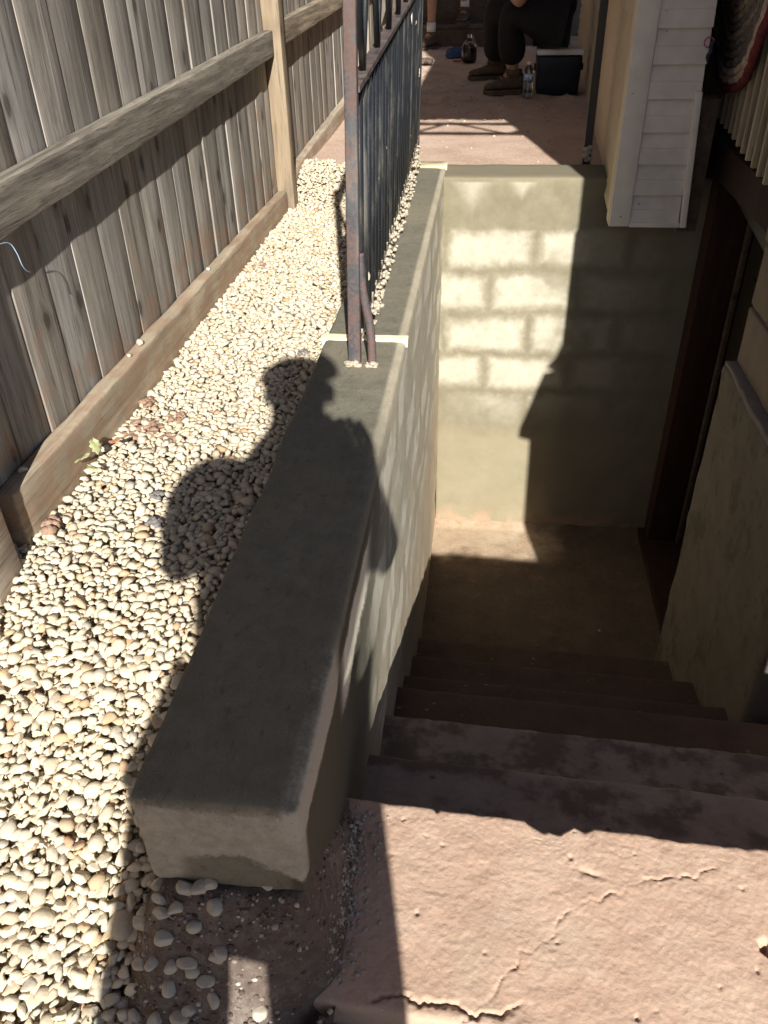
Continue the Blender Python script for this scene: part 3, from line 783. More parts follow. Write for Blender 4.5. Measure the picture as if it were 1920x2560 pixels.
# crumbs
def crumbs(name, n, fx, zf, s0, s1, mat, label, cat):
    v, f = ico(1); P = []
    for k in range(n):
        x, y = fx(); s = s0+(s1-s0)*random.random()**2.2
        vv = v*np.array([random.uniform(.7, 1.2), random.uniform(.7, 1.2), random.uniform(.5, .9)])*s*(1+.25*rng.normal(size=(len(v), 1)).clip(-1, 1))
        P.append((vv+np.array([x, y, zf(x, y)+s*.3]), f))
    Vs = np.concatenate([p[0] for p in P]); Fs = np.concatenate([p[1]+i*len(v) for i, p in enumerate(P)])
    tag(link(name, mesh(name, Vs, [tuple(t) for t in Fs]), mat, None, True), label, cat, kind='stuff')
def fx1():
    while True:
        x = random.uniform(-.43, -.15); y = random.uniform(.36, .80)
        if y < .55 or (x > -.185 and random.random() < .8): return x, y
crumbs('mortar_crumbs', 1700, fx1, near_h, .0009, .0046, M['grit'], 'grey mortar crumbs scattered on the dirt by the wall end', 'crumbs')
crumbs('slab_crumbs', 420, lambda: (-.165+abs(random.gauss(0, .022)), random.uniform(.53, .81)), lambda x, y: max(Z0-.001, near_h(x, y)), .0012, .0045, M['crumb'], 'grey mortar crumbs along the foot of the wall on the slab', 'crumbs')
def yx():
    y = random.choice((4.1, 5.2, 5.2, 5.2))+random.uniform(0, 2.2); return random.uniform(-.75, .42), y
crumbs('soil_lumps', 520, yx, yard_h, .002, .010, M['soil'], 'small soil lumps on the bare yard', 'soil')
stone((-.205, .575, near_h(-.205, .575)), .013, 401, 'broken grey stone in the gap between slab and wall end', None, M['crumb'])
tag(rbox('concrete_fragment', (-.268, .512, -.30), (-.230, .562, -.222), M['step'], None, .012, (.008, .008, .008), lambda v, n: v+Vector((FB(*v, 26)*.006, FB(*v, 26, 3)*.010, FB(*v, 22, 6)*.008))), 'pinkish broken concrete wedge under the near wall end', 'fragment')
stone((.52, 2.42, -1.40), .006, 402, 'tiny white chip on a dark lower step', None, M['mortar'])

# ------------------------------------------------------------------ house
house = empty('house', (.95, 3., -1.9), 'house with grey vinyl siding corner above the basement door', 'house')
def part(name, lo, hi, mat, r=.004, step=(9, 9, 9), disp=None, parent=house, **k): return rbox(name, lo, hi, mat, parent, r, step, disp, **k)
lowd = lambda v, n: v+Vector((FB(*v, 5, 2)*.007+FB(*v, 20)*.002, FB(*v, 5, 7)*.006, FB(*v, 6)*.006 if v.z > -.5 else 0))
o = part('parged_base', (.834, 1.745, -1.95), (1.6, 2.70, -.385), M['parge'], .022, (.03, .03, .03), lowd); o['label'] = 'tan parged lower wall beside the basement door'
part('ledge', (.838, 1.77, -.395), (.90, 2.695, -.372), M['ledge'], .006, (.02, .03, .02), lambda v, n: v+Vector((FB(*v, 14)*.006, 0, FB(*v, 9)*.004)))
for rI in range(5):
    z0 = -.372+rI*.2032; yy = 2.692
    first = True
    while yy > 1.86:
        ln = .19 if (rI % 2 and first) else .393
        y0 = max(1.855, yy-ln); 
        if yy-y0 > .03: part('block', (.874+random.uniform(-.002, .002), y0, z0), (1.07, yy, z0+.193), M['block'], .008, (.05, .05, .05), lambda v, n: v+Vector((FB(*v, 13, rI)*.005, FB(*v, 20, 2)*.003, 0)))
        yy = y0-.012; first = False
part('block_joint', (.884, 1.865, -.38), (1.06, 2.685, .63), M['ledge'], 0)
part('front_wall', (.92, 2.16, .645), (4.0, 2.70, 5.2), M['brick'], .004)
part('front_wall', (.803, 1.77, .50), (4.0, 2.155, 5.2), M['brick'], .004)
part('slit_blocker', (.806, 1.695, -.22), (.90, 1.740, .9), M['trim'], .012)  # unseen box added to close a lit slit in the end-wall shadow
part('front_wall', (1.09, 1.856, -.384), (4.0, 2.69, .64), M['block'], .004)
part('side_wall', (1.62, 2.70, -1.95), (1.72, 8.0, 5.2), M['shade'], .004)
# door opening under the porch
part('door_jamb', (.935, 3.585, ZF+.03), (1.075, 3.655, .10), M['brownwood'], .004)
part('door_jamb', (.935, 3.657, ZF+.03), (1.30, YF-.002, .10), M['brownwood'], .004)
part('door_stop', (1.078, 3.56, ZF+.03), (1.10, 3.60, .10), M['picket'] if False else M['deck'], .003)
part('threshold', (.90, 2.705, ZF-.02), (1.12, 3.70, ZF+.035), M['brownwood'], .008)
dr = part('door', (1.105, 2.72, ZF+.04), (1.145, 3.565, .10), M['door'], .004)
for zz in (ZF+.25, ZF+.95): part('panel', (1.099, 2.85, zz), (1.107, 3.43, zz+.55), M['door'], .003, parent=dr)
lathe('door_knob', [(.001, 0), (.02, .004), (.026, .02), (.02, .036), (.001, .04)], (1.075, 2.80, ZF+.98), M['ironpost'], dr, 14)
part('header_beam', (.90, 2.705, .03), (1.2, 3.70, .16), M['brownwood'], .004)
part('back_wall', (.94, YF+.28, -.05), (1.62, YF+.36, .04), M['shade'], .003)

# siding corner
SX0, SY, SXR = .489, 3.40, .786
LDX = .050
LX = lambda y: SX0+LDX*(y-SY)
zb = -.118
def skew(v, n): return Vector((v.x+LDX*(v.y-SY), v.y, v.z))
part('sheathing', (SX0+.022, SY+.02, zb+.012), (SXR-.030, 8.6, 5.2), M['deck'], 0, disp=skew)
part('corner_post', (SX0, SY-.022, zb), (SX0+.078, SY+.012, 2.6), M['trim'], .003)
part('corner_post', (SX0-.003, SY-.010, zb+.004), (SX0+.010, SY+.075, 2.6), M['trimwarmlit'], .003, disp=skew)
for i in range(24):
    z0 = zb+.006+i*.1118
    V = []; 
    for (xa) in (SX0+.079, SXR-.032):
        for (dy, dz) in ((.012, 0), (-.019, .001), (-.019, .005), (-.010, .056), (-.012, .058), (.002, .1118), (.012, .1118)):
            V.append((xa, SY+dy, z0+dz))
    F = [(k, k+7, (k+1) % 7+7, (k+1) % 7) for k in range(7)]+[tuple(range(6, -1, -1)), tuple(range(7, 14))]
    link('siding_board', mesh('siding_board', V, F), M['siding'], house)
    V = []
    for ya in (SY+.076, 8.5):
        for (dx, dz) in ((.021, 0), (-.004, .002), (-.004, .008), (.004, .056), (-.001, .059), (.008, .1118), (.021, .1118)):
            V.append((LX(ya)+dx, ya, z0+.03+dz))
    F = [(k, (k+1) % 7, (k+1) % 7+7, k+7) for k in range(7)]+[tuple(range(7)), tuple(range(13, 6, -1))]
    link('siding_board', mesh('siding_board', V, F), M['sidingwarmlit'], house)
part('trim', (SX0+.080, SY-.024, zb-.002), (SXR-.026, SY-.002, zb+.016), M['trim'], .002)
part('trim', (SXR-.024, SY-.026, zb-.002), (SXR, SY+.02, .36), M['trim'], .003, (9, 9, .05), lambda v, n: Vector((v.x-.060*(v.z-zb), v.y, v.z)))
part('starter_strip', (SX0-.006, SY+.5, zb+.012), (SX0+.012, 8.5, zb+.034), M['trimwarmlit'], .002, disp=skew)
part('casing', (SXR-.028, SY+.022, zb-.03), (SXR+.05, SY+.12, .33), M['deck'], .004)
for (x, z) in ((.512, .355), (.53, -.08), (.592, -.03), (.60, .55), (.588, .61)):
    lathe('nail_hole', [(.001, 0), (.004, .0003), (.004, .0012), (.001, .0014)], (x, SY-.023, z), M['door'], house, 8)

nb = empty('sky_blocker', (-3, 4, -.2), 'unseen house block beyond the wooden fence, added to cut sky light', 'house')  # building out of view, added to block sky light from the left
rbox('wall', (-6., -4., -.5), (-2.1, 14., 5.5), M['brick'], nb, .01)
rbox('roof', (-6.3, -4.3, 5.505), (-1.8, 14.3, 5.7), M['roof'], nb, .01)  # roof of the added sky blocker, out of view

# ------------------------------------------------------------------ porch
porch = empty('porch', (1.2, 3.6, .1), 'dark wooden porch with pale picket railing at the right', 'porch')
PX = lambda y: .848+.094*(y-2.76)
PZ = .195
def pbox(name, y0, y1, dx0, dx1, z0, z1, mat, r=.003): return rbox(name, (dx0, y0, z0), (dx1, y1, z1), mat, porch, r, (9, 9, 9), lambda v, n: Vector((v.x+PX(v.y), v.y, v.z)))
y = 2.70
while y < 4.9:
    pbox('picket', y, y+.021, -.012, .012, PZ+random.uniform(-.004, .004), .90, M['picket'], .003); y += .1155
pbox('top_rail', 2.60, 4.95, -.035, .035, .902, .94, M['picket'])
pbox('rim_joist', 2.71, 4.95, .05, .09, -.02, .17, M['door'])
for k in range(6):
    pbox('deck_board', 2.71, 4.95, .095+.125*k, .215+.125*k, .13, .155, M['deck'])
# porch roof with zigzag metal trim along its edge
part('canopy', (.26, 1.535, 2.075), (2.2, 5.3, 2.13), M['roof'], .004, parent=porch)
part('trim_bar', (.24, 1.50, 2.0), (2.2, 1.53, 2.035), M['iron'], .002, parent=porch)
part('trim_bar', (.24, 1.50, 1.835), (2.2, 1.53, 1.868), M['iron'], .002, parent=porch)
for k in range(7):
    xa, xb = .25+k*.27, .25+(k+1)*.27
    a, b = ((xa, 1.508, 1.85), (xb, 1.508, 2.04)) if k % 2 == 0 else ((xa, 1.508, 2.04), (xb, 1.508, 1.85))
    tube('trim_bar', [a, b], .014, M['iron'], porch, 6)
bar('canopy_post', (1.05, 1.60, -.35), (1.05, 1.60, 2.06), .04, M['iron'], porch)

# braided rug over the porch rail
M['rug'] = []
def rugmat(name, c):
    g = G(name); a = g.noise(55, 4, .6); b = g.noise(14, 3)
    col = g.ramp(a, [(.3, tuple(x*.45 for x in c)), (.6, c), (.8, tuple(min(1, x*1.3) for x in c))])
    g.bump(a, .8, .006); g.bump(g.noise(400, 2), .5, .001); return g.done(col, .95)
RC = {'m': rugmat('maroon_braid', (.17, .035, .045)), 'p': rugmat('pinkish_braid', (.58, .44, .40)), 'g': rugmat('grey_braid', (.17, .16, .155)), 't': rugmat('tan_braid', (.45, .37, .27)), 'd': rugmat('mottled_braid', (.29, .25, .21))}
rug = empty('braided_rug', (.90, 3.56, .9), 'oval braided rug with maroon rim hanging over the porch railing', 'rug')
seq = 'mppgggdgdtptdgtdt'
CY, A0, B0 = 3.63, .80, .605
for k, ch in enumerate(seq):
    a = A0-.033*k; b = B0-.0275*k
    if a < .03: break
    for side in (0, 1):
        P = []; n = 110
        for i in range(n+1):
            th = math.pi*i/n
            y = CY+a*math.cos(th); z = .95-b*math.sin(th)
            bul = .012*math.sin(y*9+k*.2)+.010*math.sin(z*14)
            x = PX(y)-.040-bul*.6 if side == 0 else PX(y)+.045+bul*.3
            P.append((x, y, z))
        ph = k*1.7
        V, F = tube_data(P, .0150, 8)
        VV = []
        for q, v in enumerate(V):
            i = q//8; s = 1+.16*math.sin(i*1.15+ph+(q % 8)*.8); c = Vector(P[min(i, n)]); VV.append(c+(Vector(v)-c)*s)
        link('braid', mesh('braid', VV, F), RC[ch], rug, True)

# ribbon on the siding corner
rib = empty('hair_ribbon', (.745, 3.37, .49), 'small pink and dark ribbon hooked at the edge of the siding', 'ribbon')
M['pink'] = plain('pink_band', (.45, .12, .2), .6); M['navy'] = plain('navy_band', (.03, .03, .06), .6)
tube('loop', [(.748+.016*math.cos(t), 3.375, .515+.016*math.sin(t)) for t in np.linspace(0, 6.2, 20)], .0025, M['pink'], rib, 6)
tube('loop', arc([(.762, 3.37, .52), (.754, 3.37, .505), (.76, 3.37, .49), (.75, 3.37, .475), (.755, 3.375, .458)], 6), .006, M['navy'], rib, 8)

# black pole behind the end wall
bp = empty('iron_pole', (.445, 4.05, 0), 'thin black iron pole standing beside the left siding face', 'pole')
bar('pole', (.447, 4.05, -.03), (.447, 4.05, 1.9), .034, M['blackpole'], bp)
V, F = join([lump((.447+random.uniform(-.012, .012), 4.045+random.uniform(-.01, .01), .0+k*.008), .022-.001*k, k+9, .8) for k in range(8)])
link('mortar_foot', mesh('mortar_foot', V, F), M['crumb'], bp, True)

# slanted plywood sheet, added out of view and cut to cast the jagged end-wall shadow
pl = [(1.085, -.36), (1.085, .15), (1.17, .2), (1.17, 1.2), (1.070, 1.17), (1.10, 1.14), (1.060, 1.10), (1.005, .93), (.965, .875), (1.015, .86), (.955, .845), (.862, .535), (.860, .485), (.918, .47), (.930, -.36)]
V = [(x, .60, z) for x, z in pl]+[(x, .612, z) for x, z in pl]; n = len(pl)
F = [tuple(range(n)), tuple(range(2*n-1, n-1, -1))]+[(i, i+n, (i+1) % n+n, (i+1) % n) for i in range(n)]
tag(link('shadow_sheet', mesh('shadow_sheet', V, F), M['shadow_ply']), 'slant cut plywood sheet out of view, added to shape the end wall shadow', 'plywood')

# blue string at the fence
M['string'] = plain('blue_string', (.35, .50, .68), .6)
tag(tube('blue_string', arc([(-.857, 1.36, .40), (-.855, 1.40, .392), (-.852, 1.412, .37), (-.853, 1.42, .345), (-.856, 1.435, .33), (-.858, 1.45, .322)], 8), .0009, M['string'], None, 6), 'thin blue string dangling from the fence rail', 'string')

# ------------------------------------------------------------------ people
SKIN = plain('skin', (.42, .24, .16), .55, .12, 40, .05, Subsurface_Weight=.0)
CLO = {'black': plain('black_cloth', (.014, .014, .016), .9, .3, 90, .3), 'shirt': plain('grey_shirt', (.20, .21, .22), .9), 'khaki': plain('khaki_cloth', (.30, .26, .19), .9), 'boot': plain('muddy_boot', (.105, .072, .05), .85, .35, 40, .5), 'sole': plain('boot_sole', (.10, .075, .055), .9, .3), 'sock': plain('white_sock', (.66, .63, .6), .9), 'cap': plain('navy_cap', (.04, .05, .09), .8), 'hair': plain('brown_hair', (.05, .03, .02), .7, .3, 200, .6), 'darkboot': plain('dark_boot', (.04, .032, .028), .8, .3), 'eye': plain('eye', (.6, .6, .58), .3)}
def skin(name, pts, edges, mat, parent, sub=2, root=0):
    """pts: (x, y, z, radius)"""
    me = bpy.data.meshes.new(name); me.from_pydata([p[:3] for p in pts], edges, []); me.update()
    o = link(name, me, mat, parent)
    o.modifiers.new('skin', 'SKIN').use_smooth_shade = True
    lay = me.skin_vertices[0].data if me.skin_vertices else None
    if lay is None:
        bm = bmesh.new(); bm.from_mesh(me); bm.verts.layers.skin.verify(); bm.to_mesh(me); bm.free(); lay = me.skin_vertices[0].data
    for i, p in enumerate(pts):
        r = p[3]; lay[i].radius = (r, r) if not isinstance(r, tuple) else r; lay[i].use_root = i == root
    o.modifiers.new('sub', 'SUBSURF').levels = sub; o.modifiers['sub'].render_levels = sub
    return o
def lerp(a, b, t): return tuple(a[i]+(b[i]-a[i])*t for i in range(3))
def person(root, J, shirt, legs, short=False, boots='boot', cap=None, face=(0, 1, 0)):
    """J: joints; body is one skinned mesh, clothes and boots are its children"""
    P = []; E = []
    def a(p, r, prev=None):
        P.append(tuple(p)+(r,)); 
        if prev is not None: E.append((prev, len(P)-1))
        return len(P)-1
    pel = a(J['pelvis'], .105); bel = a(lerp(J['pelvis'], J['chest'], .5), .108, pel); ch = a(J['chest'], .115, bel)
    nk = a(J['neck'], .066, ch); F_ = Vector(face).normalized(); U = Vector((0, 0, 1))
    hd = Vector(J['head'])
    h1 = a(hd-U*.05+F_*.005, .066, nk); h2 = a(hd+U*.02, .092, h1); h3 = a(hd+U*.075-F_*.01, .066, h2)
    for s in 'LR':
        S = a(J['sh'+s], .055, ch); el = a(J['el'+s], .040, S); mid = a(lerp(J['el'+s], J['wr'+s], .35), .041, el); wr = a(J['wr'+s], .026, mid)
        d = (Vector(J['wr'+s])-Vector(J['el'+s])).normalized(); hd_ = Vector(J.get('hand'+s, d)).normalized()
        pm = a(Vector(J['wr'+s])+hd_*.045, (.030, .019), wr)
        side = hd_.cross(U); side = side.normalized() if side.length > .1 else Vector((1, 0, 0))
        curl = Vector(J.get('curl'+s, (0, 0, -1)))
        kn = a(Vector(J['wr'+s])+hd_*.085, (.034, .015), pm)
        for q, (o_, ln) in enumerate(((-.027, .062), (-.009, .072), (.009, .068), (.027, .055))):
            b0 = Vector(J['wr'+s])+hd_*.09+side*o_
            f1 = a(b0, .0095, kn); f2 = a(b0+hd_*ln*.5+curl*.008, .009, f1); a(b0+hd_*ln*.8+curl*.030, .0075, f2)
        t1 = a(Vector(J['wr'+s])+hd_*.05+side*(.035 if s == 'L' else -.035), .011, pm); a(Vector(J['wr'+s])+hd_*.085+side*(.05 if s == 'L' else -.05), .009, t1)
        hp = a(J['hip'+s], .085, pel); th = a(lerp(J['hip'+s], J['kn'+s], .5), .072, hp); k_ = a(J['kn'+s], .056, th); cf = a(lerp(J['kn'+s], J['an'+s], .33), .055, k_); an = a(J['an'+s], .036, cf)
        tz = Vector(J['toe'+s])-Vector(J['an'+s]); tz.z = 0; tz.normalize()
        a(Vector(J['an'+s])+tz*.06+Vector((0, 0, -.045)), .034, an)
    body = skin('body', P, E, SKIN, root)
    # face
    R_ = F_.cross(U).normalized()
    fv, ff = ico(2)
    def blob(nm, c, r, mat, sc=(1, 1, 1)):
        return link(nm, mesh(nm, [Vector(c)+Vector((p[0]*r*sc[0], p[1]*r*sc[1], p[2]*r*sc[2])) for p in fv], [tuple(t) for t in ff]), mat, root, True)
    for s in (-1, 1):
        blob('eye', hd+F_*.072+R_*.030*s+U*.02, .011, CLO['eye']); blob('ear', hd+R_*.082*s+U*.005, .024, SKIN, (.5, .8, 1.2))
    blob('nose', hd+F_*.092-U*.005, .016, SKIN, (.8, 1, 1.3)); blob('mouth', hd+F_*.082-U*.04, .016, RC['m'], (1.3, .5, .35))
    blob('hair', hd+U*.045-F_*.022, .092, CLO['hair'], (.95, .98, .82))
    # clothes
    q = [tuple(J['pelvis'])+(.125,), lerp(J['pelvis'], J['chest'], .5)+(.128,), tuple(J['chest'])+(.135,), lerp(J['chest'], J['neck'], .75)+(.07,)]
    e = [(0, 1), (1, 2), (2, 3)]
    for s in 'LR':
        k0 = len(q); q += [tuple(J['sh'+s])+(.072,), lerp(J['sh'+s], J['el'+s], .55)+(.054,), lerp(J['sh'+s], J['el'+s], .8)+(.05,)]; e += [(2, k0), (k0, k0+1), (k0+1, k0+2)]
    skin('shirt', q, e, CLO[shirt], root)
    q = [tuple(J['pelvis'])+(.128,)]; e = []
    for s in 'LR':
        k0 = len(q)
        if short: q += [tuple(J['hip'+s])+(.108,), lerp(J['hip'+s], J['kn'+s], .4)+(.100,), lerp(J['hip'+s], J['kn'+s], .95)+(.098,)]; e += [(0, k0), (k0, k0+1), (k0+1, k0+2)]
        else: q += [tuple(J['hip'+s])+(.135,), lerp(J['hip'+s], J['kn'+s], .5)+(.125,), tuple(J['kn'+s])+(.110,), lerp(J['kn'+s], J['an'+s], .5)+(.100,), lerp(J['kn'+s], J['an'+s], .9)+(.092,)]; e += [(0, k0), (k0, k0+1), (k0+1, k0+2), (k0+2, k0+3), (k0+3, k0+4)]
    skin('trousers' if not short else 'shorts', q, e, CLO[legs], root)
    for s in 'LR':
        an = Vector(J['an'+s]); t = Vector(J['toe'+s])-an; t.z = 0; t.normalize(); sd = t.cross(U)
        g0 = J['toe'+s][2]
        if short: tube('sock', [an+U*.085, an+U*.04, an-U*.02], .044, CLO['sock'], root, 14)
        V = []; F = []; n = 18
        prof = [(-.085, .030, .055, .02), (-.078, .042, .10, .0), (-.05, .048, .135, .0), (-.01, .050, .14, .0), (.035, .048, .115, .0), (.08, .050, .088, .0), (.13, .054, .074, .0), (.17, .048, .064, .002), (.192, .030, .045, .008)]
        for (u, w, hh, lo) in prof:
            for k in range(n):
                an_ = 2*math.pi*k/n; c, s_ = math.cos(an_), math.sin(an_)
                y_ = w*math.copysign(abs(c)**.75, c); z_ = .026+(hh-.026)*(.5+.5*math.copysign(abs(s_)**.8, s_))+lo
                V.append(an*1+t*u+sd*y_+U*(g0-an.z+z_)+(t*0))
        for i in range(len(prof)-1):
            for k in range(n): F.append((i*n+k, (i+1)*n+k, (i+1)*n+(k+1) % n, i*n+(k+1) % n))
        F += [tuple(range(n)), tuple((len(prof)-1)*n+k for k in range(n-1, -1, -1))]
        bt = link('boot', mesh('boot', V, F), CLO[boots], root, True)
        V = []; F = []; out = [(-.092, .0), (-.085, .036), (-.04, .052), (.03, .050), (.09, .056), (.15, .056), (.185, .042), (.203, .0), (.185, -.042), (.15, -.056), (.09, -.056), (.03, -.050), (-.04, -.052), (-.085, -.036)]
        for zz in (0, .028):
            for (u, w) in out: V.append(an+t*u+sd*w+U*(g0-an.z+zz))
        n2 = len(out); F = [(i, (i+1) % n2, (i+1) % n2+n2, i+n2) for i in range(n2)]+[tuple(range(n2-1, -1, -1)), tuple(range(n2, 2*n2))]
        link('sole', mesh('sole', V, F), CLO['sole'], bt)
        for k in range(4):
            c = an+t*(.02+.022*k)+U*(g0-an.z+.135-.012*k)
            tube('lace', [c-sd*.03-U*.006, c+U*.004, c+sd*.03-U*.006], .003, CLO['khaki'], bt, 6)
        tube('cuff', [an+U*(g0-an.z+.10), an+U*(g0-an.z+.145)], .058, CLO[boots], bt, 16)
    if cap:
        V = []; F = []; n = 24
        for j in range(8):
            ph = j/7*math.pi/2
            for k in range(n):
                th = 2*math.pi*k/n; V.append(hd+U*(.055+.078*math.sin(ph))+(F_*math.cos(th)*.112+R_*math.sin(th)*.104)*max(.02, math.cos(ph)))
        for j in range(7):
            for k in range(n): F.append((j*n+k, j*n+(k+1) % n, (j+1)*n+(k+1) % n, (j+1)*n+k))
        cp = link('cap', mesh('cap', V, F), CLO['cap'], root, True)
        bv = []
        for k in range(13):
            th = -1.1+2.2*k/12; bv.append(hd+U*.058+F_*math.cos(th)*.10+R_*math.sin(th)*.092); bv.append(hd+U*.045+F_*(math.cos(th)*.11+.065)+R_*math.sin(th)*.085)
        br = link('brim', mesh('brim', bv, [(2*k, 2*k+1, 2*k+3, 2*k+2) for k in range(12)]), CLO['cap'], cp, True); br.modifiers.new('t', 'SOLIDIFY').thickness = .004
    return body

# photographer, standing behind the camera; only the shadow is seen
GZ = -.375
ph = empty('person', (-.03, -.5, GZ), 'person in a cap and shorts taking the picture, whose shadow falls on the wall', 'person')
sheet('standing_ground', -1.2, 1.6, -1.2, .20, .1, M['soil'], lambda x, y: GZ-.004)
JP = dict(pelvis=(-.04, -.56, .54), chest=(-.012, -.50, .86), neck=(.005, -.47, 1.06), head=(.015, -.44, 1.165),
          shL=(-.20, -.48, .955), elL=(-.238, -.36, .725), wrL=(-.07, -.12, .775), shR=(.145, -.48, .945), elR=(.205, -.36, .68), wrR=(.095, -.12, .765),
          handL=(.35, .8, .5), handR=(-.35, .8, .5), curlL=(.5, .2, .6), curlR=(-.5, .2, .6),
          hipL=(-.140, -.56, .51), hipR=(.072, -.56, .51), knL=(-.188, -.50, .08), knR=(.066, -.52, .08), anL=(-.18, -.56, -.27), anR=(.09, -.56, -.27), toeL=(-.175, -.38, GZ), toeR=(.075, -.38, GZ))
person(ph, JP, 'shirt', 'khaki', True, 'boot', True, (0.05, 1, -.25))
phone = empty('phone', (0, -.02, .78), 'phone held up by the person taking the picture', 'phone')
pm = Matrix.Translation(Vector((0, 0, CAMZ))-fwd*.016-up*.045-right*.0) @ Matrix((right, up, -fwd)).transposed().to_4x4()
V, F = rbox_data((-.034, -.07, -.0035), (.034, .07, .0035), .003, (.03, .03, 9))
link('case', mesh('case', [pm@Vector(v) for v in V], F), CLO['black'], phone, True)

# seated worker on the cooler
wk = empty('person', (.42, 6.2, -.03), 'seated worker in black trousers and muddy boots on the cooler', 'person')
gz_ = -.03
JW = dict(pelvis=(.44, 6.22, .36), chest=(.33, 6.20, .78), neck=(.27, 6.20, .98), head=(.23, 6.20, 1.09),
          shL=(.30, 6.03, .90), elL=(.15, 5.96, .50), wrL=(.03, 6.10, .68), shR=(.32, 6.38, .90), elR=(.16, 6.40, .66), wrR=(-.02, 6.30, .70),
          hipL=(.38, 6.12, .38), hipR=(.38, 6.34, .38), knL=(.09, 6.12, .47), knR=(.02, 6.62, .47), anL=(.145, 6.24, .10), anR=(.02, 6.95, .08), toeL=(-.04, 6.20, gz_), toeR=(-.14, 6.92, gz_))
person(wk, JW, 'black', 'black', False, 'boot', True, (-1, 0, -.3))
# worker with bare legs further back
w2 = empty('person', (-.45, 9.6, -.03), 'person with bare legs and white socks sitting at the back steps', 'person')
JX = dict(pelvis=(-.42, 9.78, .62), chest=(-.42, 9.66, 1.05), neck=(-.42, 9.58, 1.24), head=(-.42, 9.55, 1.36),
          shL=(-.62, 9.64, 1.16), elL=(-.66, 9.45, .88), wrL=(-.52, 9.25, .80), shR=(-.22, 9.64, 1.16), elR=(-.18, 9.45, .88), wrR=(-.34, 9.25, .80),
          hipL=(-.53, 9.74, .62), hipR=(-.32, 9.74, .62), knL=(-.60, 9.26, .60), knR=(-.30, 9.36, .74), anL=(-.605, 9.16, .11), anR=(-.295, 9.40, .275), toeL=(-.70, 9.0, gz_), toeR=(-.32, 9.22, .16))
person(w2, JX, 'shirt', 'khaki', True, 'boot', False, (0, -1, -.2))
bs = empty('back_steps', (-.3, 9.9, -.03), 'dim wooden steps behind the person with bare legs', 'steps')
for k, (y0, z1) in enumerate(((9.32, .16), (9.62, .46))):
    for j in range(2):
        rbox('tread', (-1.1, y0+.15*j, z1-.035), (.75, y0+.142+.15*j, z1), M['deck'], bs, .004)
    rbox('riser', (-1.1, y0+.02, max(-.04, z1-.28)), (.75, y0+.04, z1-.037), M['deck'], bs, .003)
tag(rbox('back_wall', (-2.5, 10.3, -.1), (3., 10.45, 5.), M['shade'], None, .004), 'tall wall added behind the yard to cut sky light', 'wall')  # put in to block sky light from beyond the yard

# cooler
co = empty('cooler', (.435, 6.2, -.03), 'navy cooler with a white lid under the seated worker', 'cooler')
cb = lambda v, n: Vector((.435+(v.x-.435)*(1+.10*(v.z+.03)/.24), 6.22+(v.y-6.22)*(1+.08*(v.z+.03)/.24), v.z))
rbox('body', (.300, 6.12, -.032), (.57, 6.33, .205), plain('navy_plastic', (.008, .011, .022), .4, .2), co, .018, (.05, .05, .05), cb)
rbox('lid', (.284, 6.105, .206), (.588, 6.345, .242), plain('white_plastic', (.72, .72, .74), .4, .05), co, .012, (.05, .05, .05))
for s in (0, 1): rbox('handle', (.278 if s == 0 else .584, 6.20, .11), (.29 if s == 0 else .598, 6.26, .15), plain('navy_handle', (.02, .025, .05), .4), co, .005)

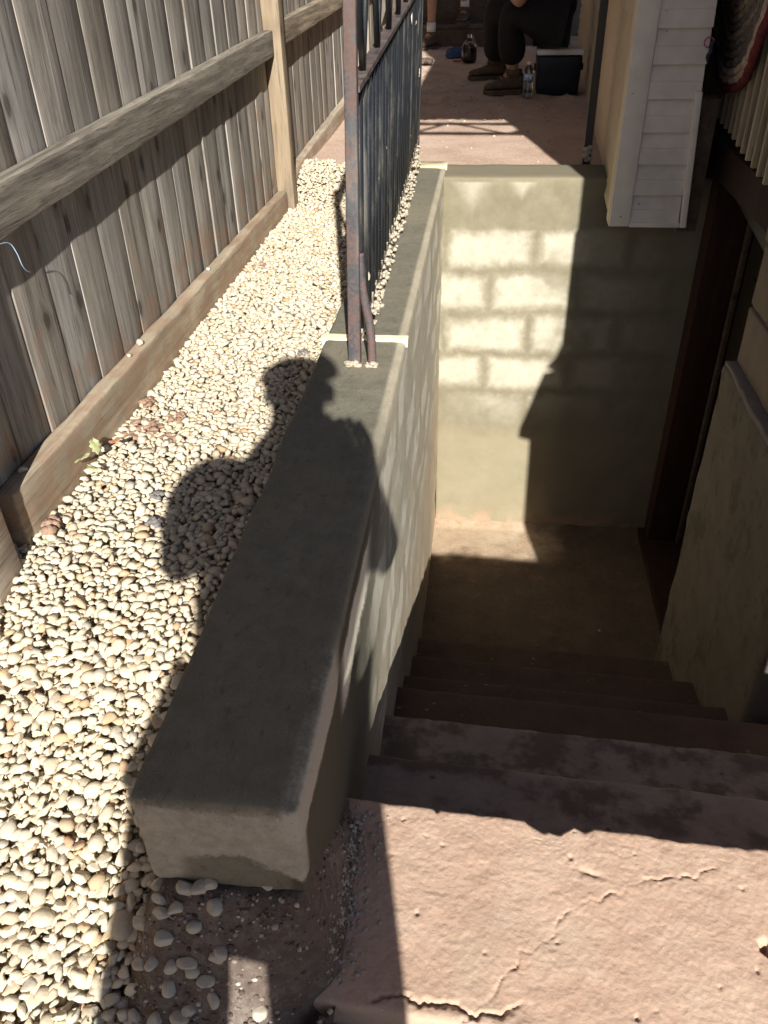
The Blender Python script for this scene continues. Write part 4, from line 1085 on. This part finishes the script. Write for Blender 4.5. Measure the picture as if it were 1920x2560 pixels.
# water bottle
def glass(name, c, rough=.05, ior=1.45, tr=1.):
    g = G(name); return g.done(c, rough, Transmission_Weight=tr, IOR=ior, Specular_IOR_Level=.5)
wb = empty('water_bottle', (.238, 6.03, -.02), 'clear water bottle with a blue label in front of the cooler', 'bottle')
bprof = [(.029, 0), (.032, .006), (.031, .02), (.0325, .03), (.030, .042), (.0325, .052), (.030, .064), (.0325, .075), (.0325, .09), (.0305, .10), (.0305, .138), (.032, .146), (.029, .165), (.018, .182), (.0125, .19), (.0125, .198)]
lathe('shell', bprof, (.238, 6.03, -.025), glass('clear_plastic', (.9, .93, .95), .08), wb)
lathe('water', [(r*.93, z+.002) for r, z in bprof if z < .125], (.238, 6.03, -.024), glass('water', (.9, .95, .97), .0, 1.33), wb)
lathe('label', [(.0312, .101), (.0314, .103), (.0314, .136), (.0312, .138)], (.238, 6.03, -.025), (lambda g: g.done(g.ramp(g.noise(45, 2), [(.4, (.16, .34, .62)), (.55, (.45, .58, .74)), (.62, (.7, .74, .78))]), .4))(G('blue_label')), wb)
lathe('cap', [(.0145, .190), (.0150, .192), (.0150, .206), (.013, .209)], (.238, 6.03, -.025), plain('white_cap', (.75, .75, .76), .4), wb, 18)
# jar
jr = empty('glass_jar', (-.2, 8.0, -.03), 'round glass jug half full of dark liquid on the soil', 'jar')
jp = [(.045, 0), (.06, .01), (.064, .03), (.064, .11), (.058, .135), (.04, .16), (.022, .175), (.018, .185), (.018, .21), (.02, .212)]
lathe('glass', jp, (-.2, 8.0, -.03), glass('jug_glass', (.75, .80, .74), .05), jr)
lathe('liquid', [(r*.94, z+.003) for r, z in jp if z < .12], (-.2, 8.0, -.029), plain('dark_liquid', (.03, .028, .014), .2), jr)
tube('handle', arc([(-.2, 7.985, .17), (-.172, 7.98, .165), (-.155, 7.98, .135), (-.15, 7.985, .105)], 6), .006, glass('jug_handle', (.75, .8, .74)), jr, 8)
lathe_o = lathe('jar_lid', [(.036, 0), (.042, .002), (.042, .012), (.038, .014)], (-.305, 8.12, -.028), plain('red_lid', (.50, .20, .15), .5), None)
tag(lathe_o, 'small red lid lying flat beside the glass jug', 'lid')
cl = rbox('blue_cloth', (-.40, 8.28, -.03), (-.19, 8.48, .035), plain('blue_cloth', (.05, .09, .20), .9, .3), None, .02, (.02, .02, .02), lambda v, n: Vector((v.x+FB(*v, 9)*.04, v.y+FB(*v, 9, 3)*.05, v.z*(1+.5*N3(v.x, v.y, 0, 12))+FB(v.x, v.y, 0, 14)*.03)))
tag(cl, 'crumpled dark blue cloth on the soil behind the red lid', 'cloth')
clod((-.575, 7.9, .0), .075, 91, 'brown rubble lump on the soil beside the railing end', 'rubble', 'rubble', None, 'dirt', .6)
